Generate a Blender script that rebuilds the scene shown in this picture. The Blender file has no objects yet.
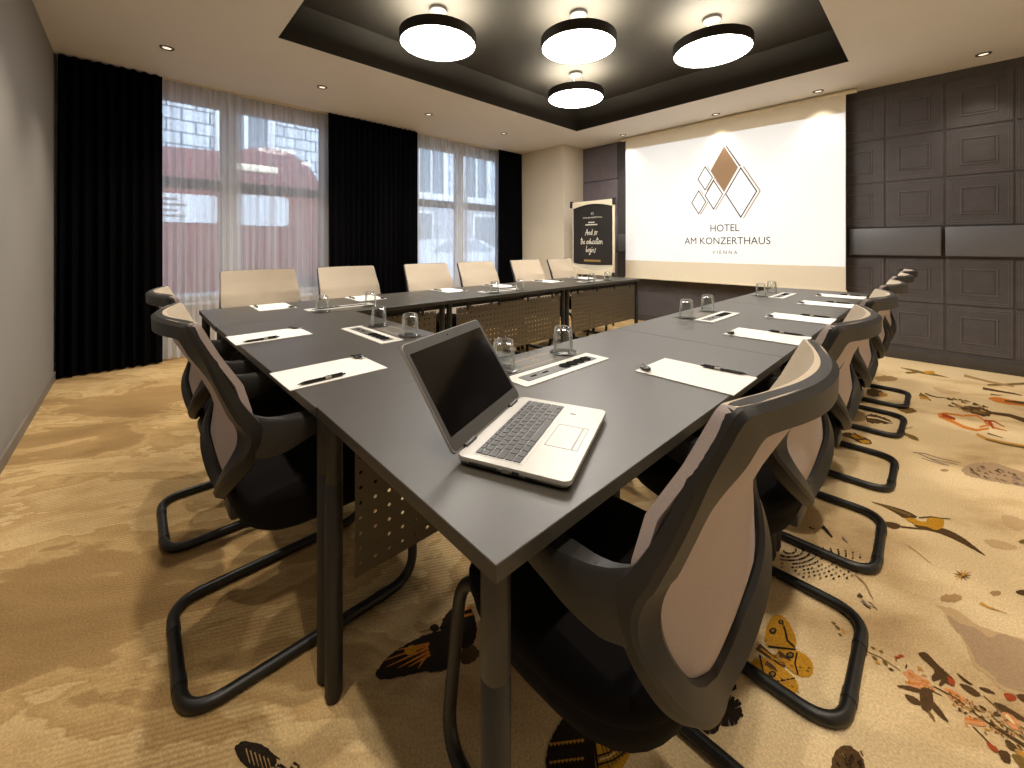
import bpy, bmesh, math, random
from mathutils import Vector, Matrix
from mathutils.geometry import tessellate_polygon
R = math.radians
random.seed(7)
SC = bpy.context.scene
COL = SC.collection
# ------------------------------------------------------------------ camera constants (also used to read floor positions off the photograph)
F, Y0, TH, H = 401.15, 244.8, R(46.71), 1.153
FW = (-math.sin(TH), math.cos(TH)); RT = (math.cos(TH), math.sin(TH))
def W(px, py, z=0.0):
    d = (H - z) * F / (py - Y0); u = (px - 512) / F * d
    return (d*FW[0] + u*RT[0], d*FW[1] + u*RT[1])

# ------------------------------------------------------------------ colours and materials
def lin(c):
    c /= 255.0
    return c/12.92 if c <= 0.04045 else ((c+0.055)/1.055)**2.4
def rgb(r, g, b): return (lin(r), lin(g), lin(b), 1.0)
def newmat(name):
    m = bpy.data.materials.new(name); m.use_nodes = True
    nt = m.node_tree
    return m, nt, nt.nodes['Principled BSDF']
def N(nt, t, **kw):
    n = nt.nodes.new(t)
    for k, v in kw.items():
        if k.startswith('i_'): n.inputs[k[2:].replace('_', ' ')].default_value = v
        else: setattr(n, k, v)
    return n
def L(nt, a, b): nt.links.new(a, b)
def mat(name, col, rough=0.5, metal=0.0, noise=0.0, nscale=30.0, bump=0.0, bscale=200.0, spec=0.5, stretch=None, sheen=0.0):
    m, nt, b = newmat(name)
    b.inputs['Base Color'].default_value = col
    b.inputs['Roughness'].default_value = rough
    b.inputs['Metallic'].default_value = metal
    b.inputs['Specular IOR Level'].default_value = spec
    if sheen:
        b.inputs['Sheen Weight'].default_value = sheen
    tc = N(nt, 'ShaderNodeTexCoord')
    src = tc.outputs['Object']
    if stretch:
        mp = N(nt, 'ShaderNodeMapping'); mp.inputs['Scale'].default_value = stretch
        L(nt, src, mp.inputs['Vector']); src = mp.outputs['Vector']
    if noise:
        n = N(nt, 'ShaderNodeTexNoise'); n.inputs['Scale'].default_value = nscale; n.inputs['Detail'].default_value = 5
        L(nt, src, n.inputs['Vector'])
        mx = N(nt, 'ShaderNodeMix', data_type='RGBA')
        mx.inputs['A'].default_value = tuple(c*(1-noise) for c in col[:3]) + (1,)
        mx.inputs['B'].default_value = tuple(min(1, c*(1+noise)) for c in col[:3]) + (1,)
        L(nt, n.outputs['Fac'], mx.inputs['Factor']); L(nt, mx.outputs['Result'], b.inputs['Base Color'])
    if bump:
        n2 = N(nt, 'ShaderNodeTexNoise'); n2.inputs['Scale'].default_value = bscale; n2.inputs['Detail'].default_value = 3
        L(nt, src, n2.inputs['Vector'])
        bp = N(nt, 'ShaderNodeBump'); bp.inputs['Strength'].default_value = bump; bp.inputs['Distance'].default_value = 0.002
        L(nt, n2.outputs['Fac'], bp.inputs['Height']); L(nt, bp.outputs['Normal'], b.inputs['Normal'])
    return m
def emis(name, col, s, base=None):
    m, nt, b = newmat(name)
    b.inputs['Base Color'].default_value = base or (0.8, 0.8, 0.8, 1)
    b.inputs['Emission Color'].default_value = col; b.inputs['Emission Strength'].default_value = s
    b.inputs['Roughness'].default_value = 0.6
    return m

# ------------------------------------------------------------------ mesh helpers
def box(bm, x0, x1, y0, y1, z0, z1, m=0, bev=0.0, seg=2):
    vs = [bm.verts.new((x, y, z)) for z in (z0, z1) for y in (y0, y1) for x in (x0, x1)]
    fs = [bm.faces.new([vs[i] for i in q]) for q in ((0,2,3,1), (4,5,7,6), (0,1,5,4), (2,6,7,3), (0,4,6,2), (1,3,7,5))]
    for f in fs: f.material_index = m
    if bev:
        es = list({e for f in fs for e in f.edges})
        r = bmesh.ops.bevel(bm, geom=es, offset=bev, segments=seg, affect='EDGES', profile=0.5)
        for f in r['faces']: f.material_index = m
    return vs
def ring_surf(bm, rings, m=0, closed=False, caps=True):
    rs = [[bm.verts.new(p) for p in r] for r in rings]
    n = len(rs[0]); k = len(rs)
    for i in range(k if closed else k-1):
        a, b = rs[i], rs[(i+1) % k]
        for j in range(n):
            f = bm.faces.new((a[j], a[(j+1) % n], b[(j+1) % n], b[j])); f.material_index = m
    if caps and not closed:
        for r in (rs[0][::-1], rs[-1]):
            try:
                f = bm.faces.new(r); f.material_index = m
            except ValueError: pass
    return rs
def lathe(bm, prof, seg=24, c=(0, 0, 0), m=0, caps=True):
    rings = [[(c[0]+r*math.cos(2*math.pi*j/seg), c[1]+r*math.sin(2*math.pi*j/seg), c[2]+z) for j in range(seg)] for r, z in prof]
    return ring_surf(bm, rings, m, caps=caps)
def fillet(pts, r, n=6):
    out = []
    P_ = [Vector(p) for p in pts]
    for i, p in enumerate(P_):
        if i in (0, len(P_)-1): out.append(p); continue
        a = P_[i-1]-p; b = P_[i+1]-p
        rr = min(r, a.length*0.49, b.length*0.49)
        s = p + a.normalized()*rr; e = p + b.normalized()*rr
        for k in range(n+1):
            t = k/n
            out.append(s*(1-t)**2 + p*2*t*(1-t) + e*t*t)
    return out
def frames(pts, closed=False, up=Vector((0, 0, 1))):
    n = len(pts); res = []
    T = []
    for i in range(n):
        a = pts[(i-1) % n] if (closed or i > 0) else pts[i]
        b = pts[(i+1) % n] if (closed or i < n-1) else pts[i]
        T.append((b-a).normalized())
    u = T[0].orthogonal().normalized()
    for i in range(n):
        u = (u - T[i]*u.dot(T[i]))
        u = u.normalized() if u.length > 1e-6 else T[i].orthogonal().normalized()
        res.append((u, T[i].cross(u)))
    return res
def tube(bm, pts, r, seg=10, closed=False, m=0):
    pts = [Vector(p) for p in pts]
    fr = frames(pts, closed)
    rings = [[p + (u*math.cos(2*math.pi*j/seg) + v*math.sin(2*math.pi*j/seg))*r for j in range(seg)] for p, (u, v) in zip(pts, fr)]
    ring_surf(bm, rings, m, closed)
def prism(bm, poly, z0, z1, m=0):
    """vertical prism over a 2D polygon (ccw)"""
    a = [bm.verts.new((x, y, z0)) for x, y in poly]; b = [bm.verts.new((x, y, z1)) for x, y in poly]
    n = len(poly)
    for i in range(n):
        bm.faces.new((a[i], a[(i+1) % n], b[(i+1) % n], b[i])).material_index = m
    bm.faces.new(a[::-1]).material_index = m; bm.faces.new(b).material_index = m
def rrect(x0, x1, y0, y1, r, n=5):
    out = []
    for cx, cy, a0 in ((x1-r, y1-r, 0), (x0+r, y1-r, 90), (x0+r, y0+r, 180), (x1-r, y0+r, 270)):
        for k in range(n+1):
            a = R(a0 + 90*k/n); out.append((cx+r*math.cos(a), cy+r*math.sin(a)))
    return out
def obj(name, bm, mats, parent=None, smooth=True, angle=35, loc=None, rot=None):
    bmesh.ops.remove_doubles(bm, verts=bm.verts, dist=1e-6)
    bmesh.ops.recalc_face_normals(bm, faces=bm.faces)
    for f in bm.faces: f.smooth = smooth
    if smooth:
        ca = R(angle)
        for e in bm.edges:
            if len(e.link_faces) == 2 and e.calc_face_angle(0) > ca: e.smooth = False
    me = bpy.data.meshes.new(name); bm.to_mesh(me); bm.free()
    for mm in (mats if isinstance(mats, (list, tuple)) else [mats]): me.materials.append(mm)
    o = bpy.data.objects.new(name, me); COL.objects.link(o)
    if parent: o.parent = parent
    if loc: o.location = loc
    if rot: o.rotation_euler = rot
    return o
def BM(): return bmesh.new()
def tag(o, label, cat, group=None):
    o['label'] = label; o['category'] = cat
    if group: o['group'] = group
    return o
def thing(name, label, cat, loc=(0, 0, 0), rz=0.0, group=None):
    o = bpy.data.objects.new(name, None); COL.objects.link(o)
    o.empty_display_size = 0.05
    o.location = loc; o.rotation_euler = (0, 0, rz)
    return tag(o, label, cat, group)
def struct(o): o['kind'] = 'structure'; return o
def dup(root, loc, rz, label, group=None):
    r = root.copy(); COL.objects.link(r); r.location = loc; r.rotation_euler = (root.rotation_euler[0], root.rotation_euler[1], rz)
    r['label'] = label
    if group: r['group'] = group
    for ch in list(root.children):
        c = ch.copy(); COL.objects.link(c); c.parent = r
        for g in list(ch.children):
            d = g.copy(); COL.objects.link(d); d.parent = c
    return r
def text_mesh(name, s, size, m, parent, loc, rot, align='LEFT', space=1.0, extrude=0.0004, width=None, shear=0.0):
    cu = bpy.data.curves.new(name, 'FONT'); cu.body = s; cu.size = size; cu.align_x = align; cu.space_character = space
    cu.extrude = extrude; cu.shear = shear; cu.resolution_u = 4
    t = bpy.data.objects.new(name + '_tmp', cu); COL.objects.link(t)
    bpy.context.view_layer.update()
    dg = bpy.context.evaluated_depsgraph_get()
    me = bpy.data.meshes.new_from_object(t.evaluated_get(dg))
    bpy.data.objects.remove(t); bpy.data.curves.remove(cu)
    if width:
        xs = [v.co.x for v in me.vertices]; k = width/(max(xs)-min(xs)); c0 = min(xs) if align == 'LEFT' else 0
        for v in me.vertices: v.co.x = (v.co.x-c0)*k
    me.name = name; me.materials.clear(); me.materials.append(m)
    o = bpy.data.objects.new(name, me); COL.objects.link(o); o.parent = parent; o.location = loc; o.rotation_euler = rot
    return o

# ------------------------------------------------------------------ materials
M_ceil = mat('ceiling paint', rgb(224, 221, 217), 0.9, noise=0.03, nscale=3)
M_recess = mat('dark recess paint', rgb(47, 43, 36), 0.8, noise=0.12, nscale=2)
M_wall = mat('grey beige wall paint', rgb(134, 130, 125), 0.9, noise=0.05, nscale=2, bump=0.1, bscale=60)
M_colm = mat('cream wall paint', rgb(214, 204, 184), 0.9, noise=0.03, nscale=2)
M_base = mat('skirting paint', rgb(120, 112, 102), 0.6)
M_blackplastic = mat('black textured plastic', rgb(33, 31, 30), 0.52, bump=0.25, bscale=900, spec=0.45)
M_tubeblack = mat('black powder coated tube', rgb(19, 18, 17), 0.42)
M_legblack = mat('table leg powder coat', rgb(21, 19, 18), 0.5, bump=0.1, bscale=1200)
M_seat = mat('black upholstery', rgb(15, 13, 13), 0.95, noise=0.2, nscale=300, bump=0.3, bscale=1500, spec=0.12)
M_top = mat('dark grey laminate', rgb(60, 56, 50), 0.42, noise=0.04, nscale=200, bump=0.06, bscale=900, spec=0.5)
M_topedge = mat('dark edge banding', rgb(48, 45, 40), 0.4)
M_white = mat('white paper', rgb(214, 211, 205), 0.85)
M_silver = mat('pale silver aluminium', rgb(160, 156, 149), 0.42, metal=0.35)
M_bezel = mat('dark grey bezel', rgb(62, 60, 58), 0.5)
M_glossblack = mat('glossy black screen', rgb(10, 9, 9), 0.08)
M_key = mat('black keycap', rgb(36, 35, 35), 0.5)
M_keyline = mat('key legend and touchpad line', rgb(60, 58, 55), 0.5)
M_chrome = mat('chrome', rgb(200, 198, 192), 0.18, metal=1.0)
M_frame = mat('white socket frame', rgb(205, 202, 195), 0.4)
M_strip = mat('grey socket strip', rgb(70, 68, 64), 0.45)
M_socket = mat('black socket', rgb(10, 9, 9), 0.9, spec=0.1)
M_gold = mat('dull gold print', rgb(176, 150, 104), 0.45, metal=0.4)
M_matgrey = mat('dark grey table mat', rgb(80, 76, 70), 0.5, noise=0.05, nscale=300)
M_coaster = mat('black coaster', rgb(34, 32, 30), 0.35)
M_pen = mat('black pen barrel', rgb(20, 19, 19), 0.25)
M_sweet = mat('black sweet wrapper', rgb(22, 20, 19), 0.25, bump=0.6, bscale=300)
M_screenfab = mat('cream screen fabric', rgb(226, 216, 194), 0.9)
M_ink = mat('dark grey projected line', rgb(38, 37, 44), 0.9)
M_goldink = mat('gold projected line', rgb(148, 120, 92), 0.9)
M_curt = mat('black velvet curtain', rgb(6, 6, 8), 1.0, noise=0.25, nscale=40, spec=0.05, stretch=(1, 1, 0.1))
M_winframe = mat('pale window frame', rgb(230, 230, 228), 0.5)
M_darkframe = mat('grey window transom', rgb(112, 110, 110), 0.5)
M_poster = mat('black poster print', rgb(30, 25, 21), 0.7)
M_chalk = mat('cream poster lettering', rgb(226, 220, 204), 0.8)
M_goldtext = mat('gold poster lettering', rgb(160, 130, 70), 0.7)
M_board = mat('flip chart board', rgb(196, 190, 172), 0.5)
M_clamp = mat('flip chart black plastic', rgb(26, 25, 25), 0.4)
M_cream = mat('cream plastic', rgb(222, 210, 184), 0.5)

# fabric of the chair back: fine weave
def fabric_mat(name, ca, cb):
    m, nt, b = newmat(name)
    tc = N(nt, 'ShaderNodeTexCoord')
    w1 = N(nt, 'ShaderNodeTexNoise'); w1.inputs['Scale'].default_value = 700; w1.inputs['Detail'].default_value = 2
    L(nt, tc.outputs['Object'], w1.inputs['Vector'])
    mx = N(nt, 'ShaderNodeMix', data_type='RGBA')
    mx.inputs['A'].default_value = ca; mx.inputs['B'].default_value = cb
    L(nt, w1.outputs['Fac'], mx.inputs['Factor']); L(nt, mx.outputs['Result'], b.inputs['Base Color'])
    b.inputs['Roughness'].default_value = 0.95; b.inputs['Specular IOR Level'].default_value = 0.15
    bp = N(nt, 'ShaderNodeBump'); bp.inputs['Strength'].default_value = 0.15; bp.inputs['Distance'].default_value = 0.001
    L(nt, w1.outputs['Fac'], bp.inputs['Height']); L(nt, bp.outputs['Normal'], b.inputs['Normal'])
    return m
M_fabric = fabric_mat('beige woven fabric', rgb(152, 138, 120), rgb(194, 179, 158))
M_mesh = fabric_mat('rose grey mesh fabric', rgb(160, 148, 148), rgb(206, 194, 194))

def perf_mat():
    m, nt, b = newmat('perforated bronze steel')
    b.inputs['Base Color'].default_value = rgb(92, 84, 70); b.inputs['Metallic'].default_value = 0.35; b.inputs['Roughness'].default_value = 0.45
    tc = N(nt, 'ShaderNodeTexCoord'); sx = N(nt, 'ShaderNodeSeparateXYZ'); L(nt, tc.outputs['Object'], sx.inputs[0])
    def cell(o, off=0.0):
        a = N(nt, 'ShaderNodeMath', operation='MULTIPLY_ADD'); a.inputs[1].default_value = 1/0.041; a.inputs[2].default_value = off + 100
        L(nt, o, a.inputs[0])
        f = N(nt, 'ShaderNodeMath', operation='FRACT'); L(nt, a.outputs[0], f.inputs[0])
        s = N(nt, 'ShaderNodeMath', operation='SUBTRACT'); L(nt, f.outputs[0], s.inputs[0]); s.inputs[1].default_value = 0.5
        p = N(nt, 'ShaderNodeMath', operation='MULTIPLY'); L(nt, s.outputs[0], p.inputs[0]); L(nt, s.outputs[0], p.inputs[1])
        return p.outputs[0]
    ad = N(nt, 'ShaderNodeMath', operation='ADD'); L(nt, cell(sx.outputs['X']), ad.inputs[0]); L(nt, cell(sx.outputs['Z'], 0.3), ad.inputs[1])
    lt = N(nt, 'ShaderNodeMath', operation='LESS_THAN'); L(nt, ad.outputs[0], lt.inputs[0]); lt.inputs[1].default_value = 0.125**2
    tr = N(nt, 'ShaderNodeBsdfTransparent'); mx = N(nt, 'ShaderNodeMixShader')
    L(nt, lt.outputs[0], mx.inputs[0]); L(nt, b.outputs[0], mx.inputs[1]); L(nt, tr.outputs[0], mx.inputs[2])
    L(nt, mx.outputs[0], nt.nodes['Material Output'].inputs['Surface'])
    return m
M_perf = perf_mat()

def glass_mat(name, rough=0.0, ior=1.45, col=(1, 1, 1, 1)):
    m, nt, b = newmat(name)
    b.inputs['Base Color'].default_value = col; b.inputs['Roughness'].default_value = rough
    b.inputs['Transmission Weight'].default_value = 1.0; b.inputs['IOR'].default_value = ior
    return m
def thin_glass():
    m, nt, b = newmat('clear drinking glass')
    g = N(nt, 'ShaderNodeBsdfGlossy'); g.inputs['Roughness'].default_value = 0.03
    tr = N(nt, 'ShaderNodeBsdfTransparent'); tr.inputs['Color'].default_value = (.95, .96, .95, 1); mx = N(nt, 'ShaderNodeMixShader')
    lw = N(nt, 'ShaderNodeLayerWeight'); lw.inputs['Blend'].default_value = .28
    ml = N(nt, 'ShaderNodeMath', operation='MULTIPLY'); L(nt, lw.outputs['Fresnel'], ml.inputs[0]); ml.inputs[1].default_value = .55
    L(nt, ml.outputs[0], mx.inputs[0]); L(nt, tr.outputs[0], mx.inputs[1]); L(nt, g.outputs[0], mx.inputs[2])
    df = N(nt, 'ShaderNodeBsdfTranslucent'); df.inputs['Color'].default_value = (.9, .9, .88, 1); m2 = N(nt, 'ShaderNodeMixShader')
    mr = N(nt, 'ShaderNodeMath', operation='MULTIPLY'); L(nt, lw.outputs['Facing'], mr.inputs[0]); mr.inputs[1].default_value = .22  # whitish tint painted in towards the edges to imitate bright rims
    L(nt, mr.outputs[0], m2.inputs[0]); L(nt, mx.outputs[0], m2.inputs[1]); L(nt, df.outputs[0], m2.inputs[2])
    L(nt, m2.outputs[0], nt.nodes['Material Output'].inputs['Surface'])
    return m
M_glass = thin_glass()
def pane_mat():
    m, nt, b = newmat('window glass')
    g = N(nt, 'ShaderNodeBsdfGlossy'); g.inputs['Roughness'].default_value = 0.02
    tr = N(nt, 'ShaderNodeBsdfTransparent'); mx = N(nt, 'ShaderNodeMixShader')
    fr = N(nt, 'ShaderNodeFresnel'); fr.inputs['IOR'].default_value = 1.4
    L(nt, fr.outputs[0], mx.inputs[0]); L(nt, tr.outputs[0], mx.inputs[1]); L(nt, g.outputs[0], mx.inputs[2])
    L(nt, mx.outputs[0], nt.nodes['Material Output'].inputs['Surface'])
    return m
M_pane = pane_mat()
def sheer_mat():
    m, nt, b = newmat('white voile')
    df = N(nt, 'ShaderNodeBsdfDiffuse'); df.inputs['Color'].default_value = rgb(220, 224, 234)
    tl = N(nt, 'ShaderNodeBsdfTranslucent'); tl.inputs['Color'].default_value = rgb(226, 230, 238)
    tr = N(nt, 'ShaderNodeBsdfTransparent')
    m1 = N(nt, 'ShaderNodeMixShader'); m1.inputs[0].default_value = 0.5
    L(nt, df.outputs[0], m1.inputs[1]); L(nt, tl.outputs[0], m1.inputs[2])
    tc = N(nt, 'ShaderNodeTexCoord'); mp = N(nt, 'ShaderNodeMapping'); mp.inputs['Scale'].default_value = (1, 1, 0.02)
    n = N(nt, 'ShaderNodeTexNoise'); n.inputs['Scale'].default_value = 22; n.inputs['Detail'].default_value = 4
    L(nt, tc.outputs['Object'], mp.inputs[0]); L(nt, mp.outputs[0], n.inputs['Vector'])
    mr = N(nt, 'ShaderNodeMapRange'); mr.inputs['From Min'].default_value = 0.3; mr.inputs['From Max'].default_value = 0.7
    mr.inputs['To Min'].default_value = 0.4; mr.inputs['To Max'].default_value = 0.8
    L(nt, n.outputs['Fac'], mr.inputs['Value'])
    m2 = N(nt, 'ShaderNodeMixShader'); L(nt, mr.outputs[0], m2.inputs[0])
    L(nt, tr.outputs[0], m2.inputs[1]); L(nt, m1.outputs[0], m2.inputs[2])
    L(nt, m2.outputs[0], nt.nodes['Material Output'].inputs['Surface'])
    return m
M_sheer = sheer_mat()

# leather wall panels
def leather_mat(name, c1, c2, rough=0.6):
    m, nt, b = newmat(name)
    tc = N(nt, 'ShaderNodeTexCoord'); n = N(nt, 'ShaderNodeTexNoise'); n.inputs['Scale'].default_value = 9; n.inputs['Detail'].default_value = 8; n.inputs['Roughness'].default_value = 0.75
    L(nt, tc.outputs['Object'], n.inputs['Vector'])
    mx = N(nt, 'ShaderNodeMix', data_type='RGBA'); mx.inputs['A'].default_value = c1; mx.inputs['B'].default_value = c2
    L(nt, n.outputs['Fac'], mx.inputs['Factor']); L(nt, mx.outputs['Result'], b.inputs['Base Color'])
    b.inputs['Roughness'].default_value = rough; b.inputs['Specular IOR Level'].default_value = 0.35
    n2 = N(nt, 'ShaderNodeTexNoise'); n2.inputs['Scale'].default_value = 250
    L(nt, tc.outputs['Object'], n2.inputs['Vector'])
    bp = N(nt, 'ShaderNodeBump'); bp.inputs['Strength'].default_value = 0.3; bp.inputs['Distance'].default_value = 0.002
    L(nt, n2.outputs['Fac'], bp.inputs['Height']); L(nt, bp.outputs['Normal'], b.inputs['Normal'])
    return m
M_leather = leather_mat('embossed grey leather tile', rgb(60, 57, 59), rgb(96, 91, 92))
M_ridge = leather_mat('leather tile ridge', rgb(80, 75, 75), rgb(110, 104, 104))
M_rail = mat('smooth grey padded rail', rgb(98, 98, 102), 0.45, noise=0.05, nscale=8)
M_walldark = leather_mat('dark skirting leather', rgb(62, 58, 55), rgb(80, 75, 70))
M_weave = leather_mat('violet grey woven wall covering', rgb(88, 82, 88), rgb(124, 116, 122), 0.8)

# ------------------------------------------------------------------ carpet
def carpet_base():
    m, nt, b = newmat('cloud patterned carpet')
    geo = N(nt, 'ShaderNodeNewGeometry')
    def mapped(rot, scale, loc=(0, 0, 0)):
        mp = N(nt, 'ShaderNodeMapping'); mp.inputs['Rotation'].default_value = (0, 0, rot); mp.inputs['Scale'].default_value = scale; mp.inputs['Location'].default_value = loc
        mp.inputs['Scale'].default_value = (1, 1, 1); mp.inputs['Location'].default_value = (0, 0, 0)
        m2 = N(nt, 'ShaderNodeMapping'); m2.inputs['Scale'].default_value = scale; m2.inputs['Location'].default_value = loc
        L(nt, geo.outputs['Position'], mp.inputs['Vector']); L(nt, mp.outputs['Vector'], m2.inputs['Vector']); return m2.outputs['Vector']
    def noise(vec, sc, det=3, rough=0.5, dist=0.0):
        n = N(nt, 'ShaderNodeTexNoise'); n.inputs['Scale'].default_value = sc; n.inputs['Detail'].default_value = det
        n.inputs['Roughness'].default_value = rough; n.inputs['Distortion'].default_value = dist
        L(nt, vec, n.inputs['Vector']); return n.outputs['Fac']
    def ramp(fac, stops):
        r = N(nt, 'ShaderNodeValToRGB'); el = r.color_ramp.elements
        el[0].position, el[0].color = stops[0]; el[1].position, el[1].color = stops[-1]
        for p, c in stops[1:-1]:
            e = el.new(p); e.color = c
        L(nt, fac, r.inputs[0]); return r.outputs[0]
    def mixc(f, a, b_, blend='MIX'):
        x = N(nt, 'ShaderNodeMix', data_type='RGBA', blend_type=blend)
        for s, v in (('Factor', f), ('A', a), ('B', b_)):
            if isinstance(v, (tuple, float, int)): x.inputs[s].default_value = v
            else: L(nt, v, x.inputs[s])
        return x.outputs['Result']
    def math_(op, a, b_=None, c_=None, clamp=False):
        x = N(nt, 'ShaderNodeMath', operation=op, use_clamp=clamp)
        for i, v in enumerate((a, b_, c_)):
            if v is None: continue
            if isinstance(v, (float, int)): x.inputs[i].default_value = v
            else: L(nt, v, x.inputs[i])
        return x.outputs[0]
    # long drifting clouds, axis across the room's diagonal
    v = mapped(-R(56), (0.8, 1.75, 1), (3.1, 0.4, 0))
    big = noise(v, 1.2, 6, 0.55, 0.5)
    big = math_('ADD', big, math_('MULTIPLY', math_('SUBTRACT', noise(v, 7, 3, .6), .5), .16))
    gold = ramp(big, [(0.30, rgb(150, 121, 80)), (0.43, rgb(164, 134, 90)), (0.452, rgb(192, 162, 113)), (0.50, rgb(174, 143, 96)), (0.513, rgb(202, 174, 126)), (0.60, rgb(180, 149, 102)), (0.612, rgb(208, 182, 134)), (0.72, rgb(188, 158, 110))])
    v2 = mapped(-R(30), (1, 1.6, 1), (0.2, 1.7, 0))
    cr = noise(v2, 1.6, 5, 0.55, 0.3)
    cream = ramp(cr, [(0.28, rgb(176, 146, 106)), (0.40, rgb(206, 178, 134)), (0.47, rgb(220, 194, 150)), (0.7, rgb(226, 202, 160))])
    sp = N(nt, 'ShaderNodeSeparateXYZ'); L(nt, geo.outputs['Position'], sp.inputs[0])
    # cream where x + small wobble is on the right of the tables
    wob = noise(mapped(0, (1, 1, 1)), 1.1, 3)
    e = math_('ADD', sp.outputs['X'], math_('MULTIPLY', wob, 0.9))
    mr = N(nt, 'ShaderNodeMapRange'); mr.inputs['From Min'].default_value = -0.55; mr.inputs['From Max'].default_value = -0.15
    L(nt, e, mr.inputs['Value'])
    c = mixc(mr.outputs[0], gold, cream)
    # engraved hatching inside some clouds
    w = N(nt, 'ShaderNodeTexWave'); w.inputs['Scale'].default_value = 24.0; w.inputs['Distortion'].default_value = 0.6; w.inputs['Detail'].default_value = 1; w.inputs['Detail Scale'].default_value = 0.6
    w.bands_direction = 'Y'
    L(nt, mapped(-R(62), (1, 1, 1)), w.inputs['Vector'])
    hm = ramp(noise(mapped(-R(46.7), (0.8, 1.6, 1), (7, 2, 0)), 1.3, 3), [(0.47, (0, 0, 0, 1)), (0.56, (1, 1, 1, 1))])
    hmf = N(nt, 'ShaderNodeRGBToBW'); L(nt, hm, hmf.inputs[0])
    inv = math_('SUBTRACT', 1.0, mr.outputs[0])
    hf = math_('MULTIPLY', math_('MULTIPLY', hmf.outputs[0], math_('GREATER_THAN', w.outputs['Fac'], 0.55)), math_('MULTIPLY', inv, 0.34))
    c = mixc(hf, c, rgb(126, 92, 56))
    # pile
    fine = noise(mapped(0, (1, 1, 1)), 170, 3, .7)
    fr = N(nt, 'ShaderNodeMapRange'); fr.inputs['To Min'].default_value = 0.68; fr.inputs['To Max'].default_value = 1.3; fr.inputs['From Min'].default_value = 0.25; fr.inputs['From Max'].default_value = 0.75
    L(nt, fine, fr.inputs['Value'])
    vm = N(nt, 'ShaderNodeVectorMath', operation='SCALE'); L(nt, c, vm.inputs[0]); L(nt, fr.outputs[0], vm.inputs['Scale'])
    L(nt, vm.outputs[0], b.inputs['Base Color'])
    b.inputs['Roughness'].default_value = 1.0; b.inputs['Specular IOR Level'].default_value = 0.1
    bp = N(nt, 'ShaderNodeBump'); bp.inputs['Strength'].default_value = 0.5; bp.inputs['Distance'].default_value = 0.003
    L(nt, fine, bp.inputs['Height']); L(nt, bp.outputs['Normal'], b.inputs['Normal'])
    return m
CM = [carpet_base()]
CI = {}
def cm(name, col, noise=0.35, scale=190):
    CI[name] = len(CM); CM.append(mat('carpet motif ' + name, col, 1.0, noise=min(.8, noise*1.5), nscale=scale, spec=0.1))
cm('black', rgb(44, 36, 28), 0.5); cm('brown', rgb(86, 64, 40), 0.45); cm('olive', rgb(120, 96, 50), 0.4); cm('tan', rgb(168, 134, 92), 0.25)
cm('yellow', rgb(190, 138, 40), 0.4); cm('orange', rgb(200, 122, 52), 0.4); cm('red', rgb(160, 72, 40), 0.4); cm('pink', rgb(208, 144, 96), 0.4)
cm('grey', rgb(134, 116, 102), 0.4); cm('beige', rgb(196, 166, 124), 0.15); cm('ochre', rgb(190, 138, 62), 0.3); cm('mauve', rgb(176, 148, 116), 0.25); cm('pale', rgb(226, 200, 150), 0.2)

floor = BM()
X0, X1, YA, YB = -5.4, 1.45, -0.5, 5.66
vs = [floor.verts.new(p) for p in ((X0, YA, 0), (X1, YA, 0), (X1, YB, 0), (X0, YB, 0))]
floor.faces.new(vs).material_index = 0
LAY = [0]
def inside(p): return X0+.02 < p[0] < X1-.02 and YA+.02 < p[1] < YB-.02
def fpoly(pts, m, lay=1):
    """flat coloured shape woven into the carpet; pts already on the floor"""
    if not all(inside(p) for p in pts): 
        pts = [(min(max(p[0], X0+.021), X1-.021), min(max(p[1], YA+.021), YB-.021)) for p in pts]
    LAY[0] += 1
    z = 0.0006*lay + 0.000002*LAY[0]
    vv = [floor.verts.new((x, y, z)) for x, y in pts]
    for t in tessellate_polygon([[Vector((x, y, 0)) for x, y in pts]]):
        try:
            f = floor.faces.new([vv[i] for i in t]); f.material_index = CI[m]
        except ValueError: pass
def smoothpoly(pts, it=1):
    for _ in range(it):
        q = []
        for i in range(len(pts)):
            a = pts[i]; b = pts[(i+1) % len(pts)]
            q += [(a[0]*.78+b[0]*.22, a[1]*.78+b[1]*.22), (a[0]*.22+b[0]*.78, a[1]*.22+b[1]*.78)]
        pts = q
    return pts
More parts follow.
